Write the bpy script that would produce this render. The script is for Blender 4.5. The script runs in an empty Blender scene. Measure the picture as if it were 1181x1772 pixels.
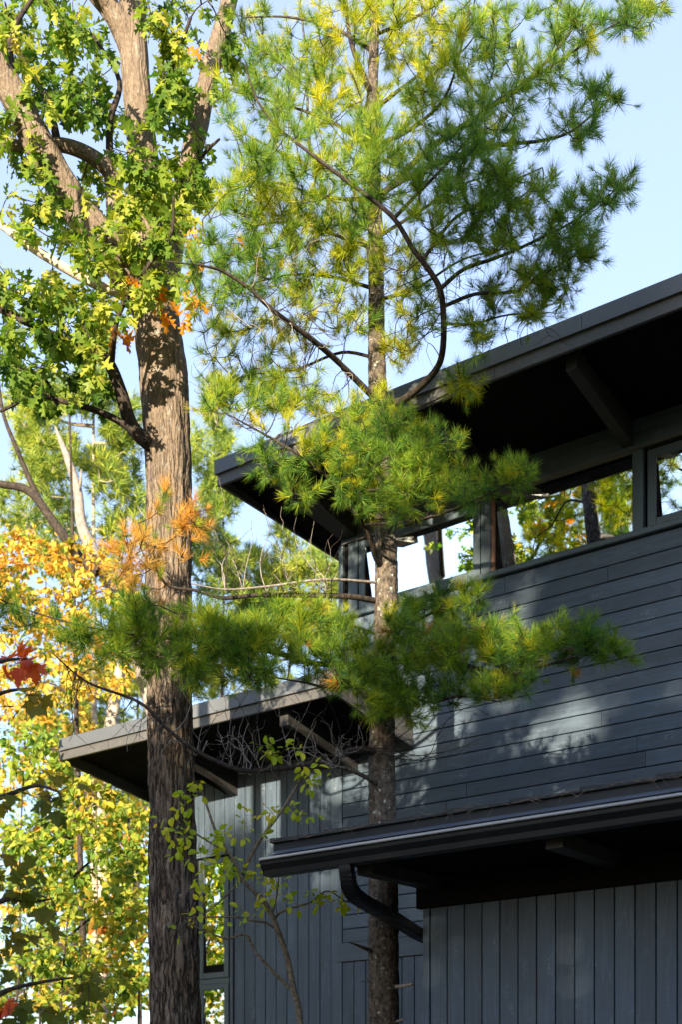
import bpy, math, random
import numpy as np
from mathutils import Vector, Matrix, noise as mnoise

rng = random.Random(7)
nrng = np.random.default_rng(7)
scene = bpy.context.scene
col = scene.collection

# ------------------------------------------------------------------ camera
F, CX, YH, ZC = 2172.0, 590.5, 1940.0, 1.6        # focal length and horizon in photo pixels, eye height
cam = bpy.data.cameras.new('camera')
cam.lens = F / 1772.0 * 36.0
cam.sensor_width = 36.0
cam.sensor_fit = 'AUTO'
cam.shift_y = (YH - 886.0) / 1772.0
cam.clip_end = 3000
cam.dof.use_dof = True
cam.dof.focus_distance = 10.0
cam.dof.aperture_fstop = 1.8
cam_o = bpy.data.objects.new('camera', cam)
cam_o.location = (0, 0, ZC)
cam_o.rotation_euler = (math.pi / 2, 0, 0)
col.objects.link(cam_o)
scene.camera = cam_o

# ------------------------------------------------------------------ light
SUN_EL = math.radians(9.0)
hx, hy = -0.30, -0.954                            # horizontal direction towards the sun
TO_SUN = Vector((hx * math.cos(SUN_EL), hy * math.cos(SUN_EL), math.sin(SUN_EL))).normalized()
world = bpy.data.worlds.new('World')
scene.world = world
world.use_nodes = True
nt = world.node_tree
sky = nt.nodes.new('ShaderNodeTexSky')
sky.sky_type = 'NISHITA'
sky.sun_disc = False
sky.sun_elevation = SUN_EL
sky.sun_rotation = math.atan2(hx, hy)
sky.air_density = 1.0
sky.dust_density = 1.0
sky.ozone_density = 3.0
veil = nt.nodes.new('ShaderNodeMix')               # thin even high haze in front of the clear sky
veil.data_type = 'RGBA'
veil.inputs[0].default_value = 0.5
veil.inputs[7].default_value = (1.26, 1.24, 1.62, 1)
nt.links.new(sky.outputs[0], veil.inputs[6])
nt.links.new(veil.outputs[2], nt.nodes['Background'].inputs[0])
nt.nodes['Background'].inputs[1].default_value = 0.15
sun = bpy.data.lights.new('sun', 'SUN')
sun.energy = 3.8
sun.angle = math.radians(0.53)
sun.color = (1.0, 0.83, 0.58)
sun_o = bpy.data.objects.new('sun', sun)
sun_o.rotation_euler = TO_SUN.to_track_quat('Z', 'Y').to_euler()
sun_o.location = (-5, -10, 20)
col.objects.link(sun_o)
vs = scene.view_settings
vs.view_transform = 'Standard'
vs.look = 'None'
vs.exposure = 2.3
vs.gamma = 1.0
vs.use_curve_mapping = False
scene.cycles.max_bounces = 5
scene.cycles.diffuse_bounces = 3
scene.cycles.glossy_bounces = 3
scene.cycles.transparent_max_bounces = 8

# ------------------------------------------------------------------ coordinates
UX, UY = 0.8164, -0.5775                          # the long wall's direction (to the right, towards the eye)
VX, VY = 0.5775, 0.8164                           # into the house
def at(px, py, Y):
    """the point at depth Y seen at photo position px, py"""
    return Vector(((px - CX) / F * Y, Y, ZC + (YH - py) / F * Y))
def uv_of(p):
    return p[0] * UX + p[1] * UY, p[0] * VX + p[1] * VY
H0 = (-6.0, 10.42)                                # house root in u, v
HOUSE_LOC = Vector((UX * H0[0] + VX * H0[1], UY * H0[0] + VY * H0[1], 0))
def u_at(px, v):
    t = (px - CX) / F
    Y = v / (VY + VX * t)
    return (UX * t + UY) * Y

# ------------------------------------------------------------------ materials
def new_mat(name):
    m = bpy.data.materials.new(name)
    m.use_nodes = True
    t = m.node_tree
    for n in list(t.nodes):
        t.nodes.remove(n)
    out = t.nodes.new('ShaderNodeOutputMaterial')
    return m, t, out
def nd(t, kind, **kw):
    n = t.nodes.new(kind)
    for k, v in kw.items():
        setattr(n, k, v)
    return n
def ramp(t, stops, fac=None):
    r = nd(t, 'ShaderNodeValToRGB')
    e = r.color_ramp.elements
    e[0].position, e[0].color = stops[0][0], (*stops[0][1], 1)
    e[1].position, e[1].color = stops[-1][0], (*stops[-1][1], 1)
    for p, c in stops[1:-1]:
        x = e.new(p); x.color = (*c, 1)
    if fac is not None:
        t.links.new(fac, r.inputs[0])
    return r
def noise(t, vec, scale, detail=4, rough=0.55):
    n = nd(t, 'ShaderNodeTexNoise')
    n.inputs['Scale'].default_value = scale
    n.inputs['Detail'].default_value = detail
    n.inputs['Roughness'].default_value = rough
    if vec is not None:
        t.links.new(vec, n.inputs['Vector'])
    return n
def mapping(t, vec, scale=(1, 1, 1)):
    m = nd(t, 'ShaderNodeMapping')
    m.inputs['Scale'].default_value = scale
    t.links.new(vec, m.inputs['Vector'])
    return m.outputs[0]
def mixc(t, a, b, fac, mode='MIX'):
    m = nd(t, 'ShaderNodeMix', data_type='RGBA', blend_type=mode)
    for sock, v in ((m.inputs[0], fac), (m.inputs[6], a), (m.inputs[7], b)):
        if isinstance(v, (int, float)):
            sock.default_value = v
        elif isinstance(v, tuple):
            sock.default_value = (*v, 1)
        else:
            t.links.new(v, sock)
    return m.outputs[2]
def bump(t, h, strength, dist):
    b = nd(t, 'ShaderNodeBump')
    b.inputs['Strength'].default_value = strength
    b.inputs['Distance'].default_value = dist
    t.links.new(h, b.inputs['Height'])
    return b.outputs[0]
def principled(t, out, color, rough=0.5, spec=0.5, normal=None, metallic=0.0):
    p = nd(t, 'ShaderNodeBsdfPrincipled')
    if isinstance(color, tuple):
        p.inputs['Base Color'].default_value = (*color, 1)
    else:
        t.links.new(color, p.inputs['Base Color'])
    if isinstance(rough, (int, float)):
        p.inputs['Roughness'].default_value = rough
    else:
        t.links.new(rough, p.inputs['Roughness'])
    p.inputs['Specular IOR Level'].default_value = spec
    p.inputs['Metallic'].default_value = metallic
    if normal is not None:
        t.links.new(normal, p.inputs['Normal'])
    t.links.new(p.outputs[0], out.inputs[0])
    return p

def wood_mat(name, base, axis, wear=1.0):
    """stained board: grain along the local x (axis 0) or z (axis 2), saw marks across, pale knots and worn streaks"""
    m, t, out = new_mat(name)
    tc = nd(t, 'ShaderNodeTexCoord')
    oi = nd(t, 'ShaderNodeObjectInfo')
    add = nd(t, 'ShaderNodeVectorMath', operation='ADD')
    mul = nd(t, 'ShaderNodeVectorMath', operation='SCALE')
    cmb = nd(t, 'ShaderNodeCombineXYZ')
    for i in range(3):
        t.links.new(oi.outputs['Random'], cmb.inputs[i])
    t.links.new(cmb.outputs[0], mul.inputs[0]); mul.inputs['Scale'].default_value = 37.0
    t.links.new(tc.outputs['Object'], add.inputs[0]); t.links.new(mul.outputs[0], add.inputs[1])
    v = add.outputs[0]
    along = (1.2, 30, 30) if axis == 0 else (30, 30, 1.2)
    saw = (90, 8, 6) if axis == 0 else (6, 8, 90)
    g = noise(t, mapping(t, v, along), 1.0, 5, 0.6)
    s = noise(t, mapping(t, v, saw), 1.0, 3, 0.6)
    big = noise(t, mapping(t, v, (0.8, 3, 3) if axis == 0 else (3, 3, 0.8)), 1.5, 3)
    # cathedral grain lines
    dist = noise(t, mapping(t, v, (0.7, 5, 5) if axis == 0 else (5, 5, 0.7)), 1.0, 2)
    wv = nd(t, 'ShaderNodeMath', operation='MULTIPLY'); wv.inputs[1].default_value = 55
    t.links.new(dist.outputs[0], wv.inputs[0])
    sn = nd(t, 'ShaderNodeMath', operation='SINE'); t.links.new(wv.outputs[0], sn.inputs[0])
    line = ramp(t, [(0.82, (0, 0, 0)), (1.0, (1, 1, 1))], sn.outputs[0])
    # knots
    kv = nd(t, 'ShaderNodeTexVoronoi'); kv.inputs['Scale'].default_value = 1.0
    t.links.new(mapping(t, v, (2.2, 7, 7) if axis == 0 else (7, 7, 2.2)), kv.inputs['Vector'])
    kn = ramp(t, [(0.05, (1, 1, 1)), (0.22, (0, 0, 0))], kv.outputs['Distance'])
    kbreak = noise(t, v, 60, 3)
    km = nd(t, 'ShaderNodeMath', operation='MULTIPLY')
    t.links.new(kn.outputs[0], km.inputs[0])
    kr = ramp(t, [(0.5, (0, 0, 0)), (0.68, (1, 1, 1))], kbreak.outputs[0])
    t.links.new(kr.outputs[0], km.inputs[1])
    dark = tuple(c * 0.6 for c in base); lite = tuple(c * 1.5 for c in base)
    c0 = ramp(t, [(0.3, dark), (0.7, lite)], g.outputs[0]).outputs[0]
    c1 = mixc(t, c0, tuple(c * 1.5 for c in base), ramp(t, [(0.45, (0, 0, 0)), (0.8, (.6, .6, .6))], s.outputs[0]).outputs[0])
    bf = ramp(t, [(0.35, (.0, .0, .0)), (0.75, (.45, .45, .45))], big.outputs[0])
    c2 = mixc(t, c1, tuple(min(.6, c * 1.7 + .01) for c in base), bf.outputs[0])
    lm = nd(t, 'ShaderNodeMath', operation='MULTIPLY'); lm.inputs[1].default_value = 0.28 * wear
    t.links.new(line.outputs[0], lm.inputs[0])
    c3 = mixc(t, c2, tuple(c * 2.4 + .01 for c in base), lm.outputs[0])
    kl = nd(t, 'ShaderNodeMath', operation='MULTIPLY'); kl.inputs[1].default_value = 0.95 * wear
    t.links.new(km.outputs[0], kl.inputs[0])
    c4 = mixc(t, c3, (0.22, 0.27, 0.32), kl.outputs[0])
    # every board is a touch different
    rr = nd(t, 'ShaderNodeMapRange'); rr.inputs['To Min'].default_value = 0.82; rr.inputs['To Max'].default_value = 1.18
    t.links.new(oi.outputs['Random'], rr.inputs['Value'])
    hsv = nd(t, 'ShaderNodeHueSaturation')
    t.links.new(c4, hsv.inputs['Color']); t.links.new(rr.outputs[0], hsv.inputs['Value'])
    hsum = nd(t, 'ShaderNodeMath', operation='ADD')
    t.links.new(g.outputs[0], hsum.inputs[0]); t.links.new(s.outputs[0], hsum.inputs[1])
    h2 = nd(t, 'ShaderNodeMath', operation='ADD')
    t.links.new(hsum.outputs[0], h2.inputs[0]); t.links.new(km.outputs[0], h2.inputs[1])
    rg = ramp(t, [(0.3, (.42, .42, .42)), (0.7, (.62, .62, .62))], g.outputs[0])
    principled(t, out, hsv.outputs[0], rg.outputs[0], 0.45, bump(t, h2.outputs[0], 0.5, 0.004))
    return m
SID = (0.032, 0.050, 0.075)
M = {}
M['board_h'] = wood_mat('stained_board_horizontal', SID, 0)
M['board_v'] = wood_mat('stained_board_vertical', SID, 2)
M['trim'] = wood_mat('stained_trim', (0.039, 0.057, 0.080), 2, 0.5)
M['trim_h'] = wood_mat('stained_trim_long', (0.039, 0.057, 0.080), 0, 0.5)
M['beam'] = wood_mat('dark_beam', (0.020, 0.020, 0.021), 2, 0.2)

def plain(name, color, rough, spec=0.5, nscale=20, var=0.25, bstr=0.05):
    m, t, out = new_mat(name)
    tc = nd(t, 'ShaderNodeTexCoord')
    n = noise(t, tc.outputs['Object'], nscale, 5)
    n2 = noise(t, tc.outputs['Object'], nscale * 0.15, 3)
    c = mixc(t, tuple(x * (1 - var) for x in color), tuple(x * (1 + var) for x in color), n.outputs[0])
    c = mixc(t, c, tuple(x * 1.5 + .002 for x in color), ramp(t, [(0.5, (0, 0, 0)), (0.75, (.5, .5, .5))], n2.outputs[0]).outputs[0])
    r = nd(t, 'ShaderNodeMapRange'); r.inputs['To Min'].default_value = rough * 0.8; r.inputs['To Max'].default_value = rough * 1.25
    t.links.new(n2.outputs[0], r.inputs['Value'])
    principled(t, out, c, r.outputs[0], spec, bump(t, n.outputs[0], bstr, 0.004))
    return m
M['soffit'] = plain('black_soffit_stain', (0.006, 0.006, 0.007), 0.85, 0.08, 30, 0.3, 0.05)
M['fascia_metal'] = plain('charcoal_fascia_metal', (0.068, 0.076, 0.088), 0.40, 0.5, 9, 0.15, 0.03)
M['fascia_board'] = plain('charcoal_fascia_board', (0.060, 0.060, 0.062), 0.5, 0.5, 60, 0.4, 0.3)
M['gutter'] = plain('black_gutter_metal', (0.008, 0.009, 0.011), 0.32, 0.2, 25, 0.4, 0.06)
M['drip'] = plain('drip_edge_metal', (0.075, 0.09, 0.115), 0.3, 0.5, 25, 0.2, 0.03)
M['lip'] = plain('gutter_lip_sky_glint', (0.26, 0.26, 0.26), 0.3, 0.5, 40, 0.3, 0.05)  # pale grey stands for the sky's glint along the lip
M['shingle'] = plain('dark_shingle', (0.022, 0.024, 0.027), 0.7, 0.3, 140, 0.5, 0.5)
M['frame'] = plain('window_frame_paint', (0.056, 0.078, 0.096), 0.40, 0.5, 12, 0.1, 0.02)
M['dark'] = plain('dark_gap', (0.006, 0.006, 0.007), 0.9, 0.1, 12, 0.1, 0.0)
M['jamb'] = plain('cedar_jamb', (0.16, 0.085, 0.055), 0.55, 0.4, 18, 0.3, 0.1)
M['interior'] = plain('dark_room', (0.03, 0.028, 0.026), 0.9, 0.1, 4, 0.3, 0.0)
m, t, out = new_mat('window_glass')
gl = nd(t, 'ShaderNodeBsdfGlossy'); gl.inputs['Roughness'].default_value = 0.0; gl.inputs['Color'].default_value = (.9, .95, 1, 1)
tr = nd(t, 'ShaderNodeBsdfTransparent'); tr.inputs['Color'].default_value = (.55, .6, .6, 1)
lw = nd(t, 'ShaderNodeFresnel'); lw.inputs['IOR'].default_value = 1.8
fm = nd(t, 'ShaderNodeMath', operation='MULTIPLY_ADD'); fm.inputs[1].default_value = 0.8; fm.inputs[2].default_value = 0.55
t.links.new(lw.outputs[0], fm.inputs[0])
tcg = nd(t, 'ShaderNodeTexCoord')
wob = noise(t, tcg.outputs['Object'], 1.6, 1)
t.links.new(bump(t, wob.outputs[0], 0.05, 0.02), gl.inputs['Normal'])
mx = nd(t, 'ShaderNodeMixShader')
t.links.new(fm.outputs[0], mx.inputs[0]); t.links.new(tr.outputs[0], mx.inputs[1]); t.links.new(gl.outputs[0], mx.inputs[2])
t.links.new(mx.outputs[0], out.inputs[0])
M['glass'] = m

def leaf_mat(name, stops, transl=0.4, rough=0.45, scale=1.3, hue=0.0):
    """foliage: colour from a position noise (sprays differ) and per leaf, light passes through"""
    m, t, out = new_mat(name)
    g = nd(t, 'ShaderNodeNewGeometry')
    n = noise(t, g.outputs['Position'], scale, 3)
    mx_ = nd(t, 'ShaderNodeMath', operation='MULTIPLY_ADD')
    oi = nd(t, 'ShaderNodeObjectInfo')
    isl = nd(t, 'ShaderNodeMath', operation='ADD')
    t.links.new(g.outputs['Random Per Island'], isl.inputs[0])
    isl.inputs[1].default_value = -0.5
    t.links.new(isl.outputs[0], mx_.inputs[0]); mx_.inputs[1].default_value = 0.45
    t.links.new(n.outputs[0], mx_.inputs[2])
    r = ramp(t, stops, mx_.outputs[0])
    p = nd(t, 'ShaderNodeBsdfPrincipled')
    p.inputs['Roughness'].default_value = rough
    p.inputs['Specular IOR Level'].default_value = 0.15
    t.links.new(r.outputs[0], p.inputs['Base Color'])
    tl = nd(t, 'ShaderNodeBsdfTranslucent')
    br = nd(t, 'ShaderNodeHueSaturation'); br.inputs['Value'].default_value = 1.5; br.inputs['Saturation'].default_value = 1.1
    t.links.new(r.outputs[0], br.inputs['Color']); t.links.new(br.outputs[0], tl.inputs['Color'])
    ms = nd(t, 'ShaderNodeMixShader'); ms.inputs[0].default_value = transl
    t.links.new(p.outputs[0], ms.inputs[1]); t.links.new(tl.outputs[0], ms.inputs[2])
    t.links.new(ms.outputs[0], out.inputs[0])
    return m
M['needles'] = leaf_mat('pine_needles', [(0.22, (0.034, 0.105, 0.030)), (0.45, (0.10, 0.21, 0.030)), (0.64, (0.24, 0.33, 0.028)), (0.85, (0.42, 0.40, 0.025))], 0.42, 0.45, 1.9)
M['needles_yellow'] = leaf_mat('yellowing_pine_needles', [(0.22, (0.15, 0.25, 0.02)), (0.5, (0.36, 0.40, 0.025)), (0.8, (0.55, 0.46, 0.03))], 0.45, 0.5, 2.5)
M['needles_gold'] = leaf_mat('golden_pine_needles', [(0.25, (0.30, 0.22, 0.05)), (0.55, (0.50, 0.26, 0.05)), (0.8, (0.55, 0.22, 0.04))], 0.35, 0.45, 2.5)
M['needles_far'] = leaf_mat('distant_pine_needles', [(0.25, (0.08, 0.16, 0.05)), (0.5, (0.22, 0.30, 0.05)), (0.8, (0.45, 0.45, 0.06))], 0.35, 0.5, 0.6)
M['oak_leaf'] = leaf_mat('oak_leaf', [(0.18, (0.035, 0.085, 0.014)), (0.40, (0.085, 0.16, 0.022)), (0.58, (0.20, 0.27, 0.035)), (0.74, (0.36, 0.37, 0.06)), (0.9, (0.50, 0.40, 0.08))], 0.5, 0.45, 1.4)
M['oak_leaf_orange'] = leaf_mat('orange_oak_leaf', [(0.3, (0.50, 0.16, 0.03)), (0.6, (0.65, 0.28, 0.03)), (0.8, (0.55, 0.35, 0.05))], 0.45, 0.45, 3)
M['gold_leaf'] = leaf_mat('golden_leaf', [(0.2, (0.30, 0.30, 0.05)), (0.42, (0.58, 0.44, 0.08)), (0.62, (0.66, 0.40, 0.07)), (0.8, (0.52, 0.20, 0.05))], 0.45, 0.5, 1.6)
M['lime_leaf'] = leaf_mat('yellow_green_leaf', [(0.2, (0.07, 0.15, 0.025)), (0.46, (0.17, 0.26, 0.035)), (0.62, (0.33, 0.35, 0.045)), (0.77, (0.48, 0.34, 0.05)), (0.9, (0.45, 0.16, 0.04))], 0.45, 0.5, 1.5)
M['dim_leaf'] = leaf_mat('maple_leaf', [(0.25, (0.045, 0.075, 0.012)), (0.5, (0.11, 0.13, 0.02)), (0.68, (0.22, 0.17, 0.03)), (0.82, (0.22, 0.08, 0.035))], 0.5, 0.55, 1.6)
M['red_leaf'] = leaf_mat('red_maple_leaf', [(0.3, (0.48, 0.06, 0.04)), (0.7, (0.62, 0.16, 0.06))], 0.5, 0.45, 3)
M['sap_leaf'] = leaf_mat('sapling_leaf', [(0.25, (0.16, 0.25, 0.02)), (0.5, (0.30, 0.38, 0.03)), (0.68, (0.46, 0.44, 0.035)), (0.84, (0.60, 0.33, 0.03))], 0.45, 0.42, 3.5)

def bark_mat(name, dark, lite, lichen, vscale, lich=0.35, bscale=1.0):
    m, t, out = new_mat(name)
    tc = nd(t, 'ShaderNodeTexCoord')
    n = noise(t, mapping(t, tc.outputs['Object'], vscale), 1.0, 6, 0.62)
    f = noise(t, tc.outputs['Object'], 90, 4)
    l = noise(t, tc.outputs['Object'], 26, 5, 0.65)
    c = ramp(t, [(0.36, dark), (0.52, tuple((a + b) / 2 for a, b in zip(dark, lite))), (0.66, lite)], n.outputs[0]).outputs[0]
    c = mixc(t, c, tuple(x * 0.5 for x in dark), ramp(t, [(0.55, (0, 0, 0)), (0.75, (.7, .7, .7))], f.outputs[0]).outputs[0])
    c = mixc(t, c, lichen, ramp(t, [(0.60, (0, 0, 0)), (0.68, (lich, lich, lich))], l.outputs[0]).outputs[0])
    h = nd(t, 'ShaderNodeMath', operation='ADD')
    hm = nd(t, 'ShaderNodeMath', operation='MULTIPLY'); hm.inputs[1].default_value = 0.3
    t.links.new(f.outputs[0], hm.inputs[0])
    t.links.new(n.outputs[0], h.inputs[0]); t.links.new(hm.outputs[0], h.inputs[1])
    principled(t, out, c, 0.85, 0.2, bump(t, h.outputs[0], 0.9, 0.012 * bscale))
    return m
def furrow_mat(name, dark, mid, lite, lichen):
    m, t, out = new_mat(name)
    tc = nd(t, 'ShaderNodeTexCoord')
    wv = noise(t, tc.outputs['Object'], 5, 3)
    off = nd(t, 'ShaderNodeVectorMath', operation='SCALE'); off.inputs['Scale'].default_value = 0.06
    t.links.new(wv.outputs['Color'], off.inputs[0])
    ad = nd(t, 'ShaderNodeVectorMath', operation='ADD')
    t.links.new(tc.outputs['Object'], ad.inputs[0]); t.links.new(off.outputs[0], ad.inputs[1])
    n = noise(t, mapping(t, ad.outputs[0], (22, 22, 3.2)), 1.0, 3, 0.5)
    ab = nd(t, 'ShaderNodeMath', operation='SUBTRACT'); ab.inputs[1].default_value = 0.5
    t.links.new(n.outputs[0], ab.inputs[0])
    ab2 = nd(t, 'ShaderNodeMath', operation='ABSOLUTE'); t.links.new(ab.outputs[0], ab2.inputs[0])
    crack = ramp(t, [(0.0, (0, 0, 0)), (0.045, (.55, .55, .55)), (0.14, (1, 1, 1))], ab2.outputs[0])
    f = noise(t, mapping(t, tc.outputs['Object'], (60, 60, 30)), 1.0, 5, 0.65)
    l = noise(t, tc.outputs['Object'], 14, 6, 0.7)
    c = ramp(t, [(0.3, mid), (0.7, lite)], f.outputs[0]).outputs[0]
    c = mixc(t, c, lichen, ramp(t, [(0.56, (0, 0, 0)), (0.66, (.6, .6, .6))], l.outputs[0]).outputs[0])
    sx = nd(t, 'ShaderNodeSeparateXYZ'); t.links.new(tc.outputs['Object'], sx.inputs[0])
    fade = nd(t, 'ShaderNodeMapRange'); fade.inputs['From Min'].default_value = 5.0; fade.inputs['From Max'].default_value = 8.0
    fade.inputs['To Min'].default_value = 0.0; fade.inputs['To Max'].default_value = 0.75
    t.links.new(sx.outputs[2], fade.inputs['Value'])
    soft = mixc(t, crack.outputs[0], (1, 1, 1), fade.outputs[0])
    c = mixc(t, dark, c, soft)
    hm = nd(t, 'ShaderNodeMath', operation='MULTIPLY_ADD'); hm.inputs[1].default_value = 0.25
    t.links.new(f.outputs[0], hm.inputs[0]); t.links.new(soft, hm.inputs[2])
    principled(t, out, c, 0.9, 0.15, bump(t, hm.outputs[0], 1.0, 0.022))
    return m
M['oak_bark'] = furrow_mat('furrowed_oak_bark', (0.026, 0.022, 0.019), (0.100, 0.077, 0.060), (0.20, 0.157, 0.122), (0.28, 0.275, 0.25))
M['pine_bark'] = bark_mat('scaly_pine_bark', (0.028, 0.024, 0.022), (0.15, 0.122, 0.098), (0.40, 0.44, 0.40), (34, 34, 22), 0.8)
M['twig'] = bark_mat('dark_twig_bark', (0.016, 0.013, 0.012), (0.060, 0.047, 0.039), (0.16, 0.16, 0.15), (40, 40, 20), 0.3, 0.3)
M['pale_twig'] = bark_mat('dead_and_sunlit_twig_bark', (0.14, 0.12, 0.11), (0.30, 0.27, 0.25), (0.40, 0.40, 0.38), (40, 40, 20), 0.5, 0.3)
M['pale_bark'] = bark_mat('aspen_and_sunlit_bark', (0.25, 0.20, 0.15), (0.55, 0.47, 0.38), (0.20, 0.17, 0.15), (12, 12, 6), 0.5)
M['sap_bark'] = bark_mat('sapling_bark', (0.06, 0.05, 0.035), (0.20, 0.165, 0.12), (0.35, 0.33, 0.28), (60, 60, 40), 0.5, 0.4)

# ------------------------------------------------------------------ mesh helpers
def cross(a, b):
    a = np.asarray(a, float); b = np.asarray(b, float)
    ax, ay, az = a[..., 0], a[..., 1], a[..., 2]; bx_, by, bz = b[..., 0], b[..., 1], b[..., 2]
    r = np.empty(np.broadcast_shapes(a.shape, b.shape))
    r[..., 0] = ay * bz - az * by; r[..., 1] = az * bx_ - ax * bz; r[..., 2] = ax * by - ay * bx_
    return r
class MB:
    def __init__(self):
        self.v = []; self.f = []; self.n = 0
    def add(self, V, Fs):
        V = np.asarray(V, float).reshape(-1, 3)
        self.v.append(V); self.f.append((np.asarray(Fs, int) + self.n)); self.n += len(V)
    def box(self, a, b):
        (x0, y0, z0), (x1, y1, z1) = a, b
        V = [(x0,y0,z0),(x1,y0,z0),(x1,y1,z0),(x0,y1,z0),(x0,y0,z1),(x1,y0,z1),(x1,y1,z1),(x0,y1,z1)]
        self.add(V, [(0,3,2,1),(4,5,6,7),(0,1,5,4),(1,2,6,5),(2,3,7,6),(3,0,4,7)])
    def cbox(self, a, b, c):
        """box with its edges chamfered on the front (low y) face"""
        (x0, y0, z0), (x1, y1, z1) = a, b
        V = [(x0,y1,z0),(x1,y1,z0),(x1,y1,z1),(x0,y1,z1), (x0,y0+c,z0),(x1,y0+c,z0),(x1,y0+c,z1),(x0,y0+c,z1),
             (x0+c,y0,z0+c),(x1-c,y0,z0+c),(x1-c,y0,z1-c),(x0+c,y0,z1-c)]
        fs = [(0,3,2,1), (8,9,10,11)]
        for i in range(4):
            j = (i + 1) % 4
            fs += [(i, j, 4 + j, 4 + i), (4 + i, 4 + j, 8 + j, 8 + i)]
        self.add(V, fs)
    def prism(self, poly, axis, a, b):
        """poly: 2D outline; axis 0: in (v,z) run along u; 1: in (u,z) run along v; 2: in (u,v) run along z"""
        n = len(poly); V = []
        for s in (a, b):
            for p, q in poly:
                V.append((s, p, q) if axis == 0 else ((p, s, q) if axis == 1 else (p, q, s)))
        quads = [(i, (i + 1) % n, n + (i + 1) % n, n + i) for i in range(n)]
        self.add(V, quads)
        tri = [(0, i + 1, i, i) for i in range(1, n - 1)] + [(n, n + i, n + i + 1, n + i + 1) for i in range(1, n - 1)]
        self.f.append(np.asarray(tri, int) + self.n - len(V))
    def build(self, name, mat, parent=None, off=None, smooth=False, kind=None, autosmooth=False):
        V = np.concatenate(self.v) if self.v else np.zeros((0, 3))
        if off is not None:
            V = V - np.asarray(off)
        Fs = [f for f in self.f]
        tris = [f for f in Fs if f.shape[1] == 3]; quads = [f for f in Fs if f.shape[1] == 4]
        me = mesh_np(name, V, tris, quads, smooth)
        return link(name, me, mat, parent, kind)
def mesh_np(name, V, tris, quads, smooth):
    me = bpy.data.meshes.new(name)
    q = np.concatenate(quads) if quads else np.zeros((0, 4), int)
    tt = np.concatenate(tris) if tris else np.zeros((0, 3), int)
    deg = q[:, 2] == q[:, 3] if len(q) else np.zeros(0, bool)
    if deg.any():
        tt = np.concatenate([tt, q[deg][:, :3]]); q = q[~deg]
    me.vertices.add(len(V)); me.vertices.foreach_set('co', V.astype(np.float32).ravel())
    nl = len(tt) * 3 + len(q) * 4
    me.loops.add(nl); me.polygons.add(len(tt) + len(q))
    me.loops.foreach_set('vertex_index', np.concatenate([tt.ravel(), q.ravel()]).astype(np.int32))
    starts = np.concatenate([np.arange(len(tt)) * 3, len(tt) * 3 + np.arange(len(q)) * 4]).astype(np.int32)
    me.polygons.foreach_set('loop_start', starts)
    me.polygons.foreach_set('use_smooth', np.full(len(starts), bool(smooth)))
    me.update(calc_edges=True); me.validate()
    return me
def link(name, me, mat, parent=None, kind=None):
    if mat is not None and not me.materials:
        me.materials.append(mat)
    o = bpy.data.objects.new(name, me)
    col.objects.link(o)
    if parent is not None:
        o.parent = parent
    if kind:
        o['kind'] = kind
    return o
def root(name, loc, label, cat, group=None, rz=0.0):
    o = bpy.data.objects.new(name, None)
    o.location = loc; o.rotation_euler = (0, 0, rz); o.empty_display_size = 0.2
    o['label'] = label; o['category'] = cat
    if group:
        o['group'] = group
    col.objects.link(o)
    return o
def catmull(pts, rad, n):
    """smooth a polyline; returns points and radii"""
    P = [np.array(p, float) for p in pts]
    P = [2 * P[0] - P[1]] + P + [2 * P[-1] - P[-2]]
    R = list(rad)
    out, ro = [], []
    for i in range(1, len(P) - 2):
        for k in range(n):
            s = k / n
            a, b, c, d = P[i - 1], P[i], P[i + 1], P[i + 2]
            out.append(0.5 * (2 * b + (c - a) * s + (2 * a - 5 * b + 4 * c - d) * s * s + (3 * b - a - 3 * c + d) * s ** 3))
            ro.append(R[i - 1] * (1 - s) + R[i] * s)
    out.append(P[-2]); ro.append(R[-1])
    return np.array(out), np.array(ro)
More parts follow.
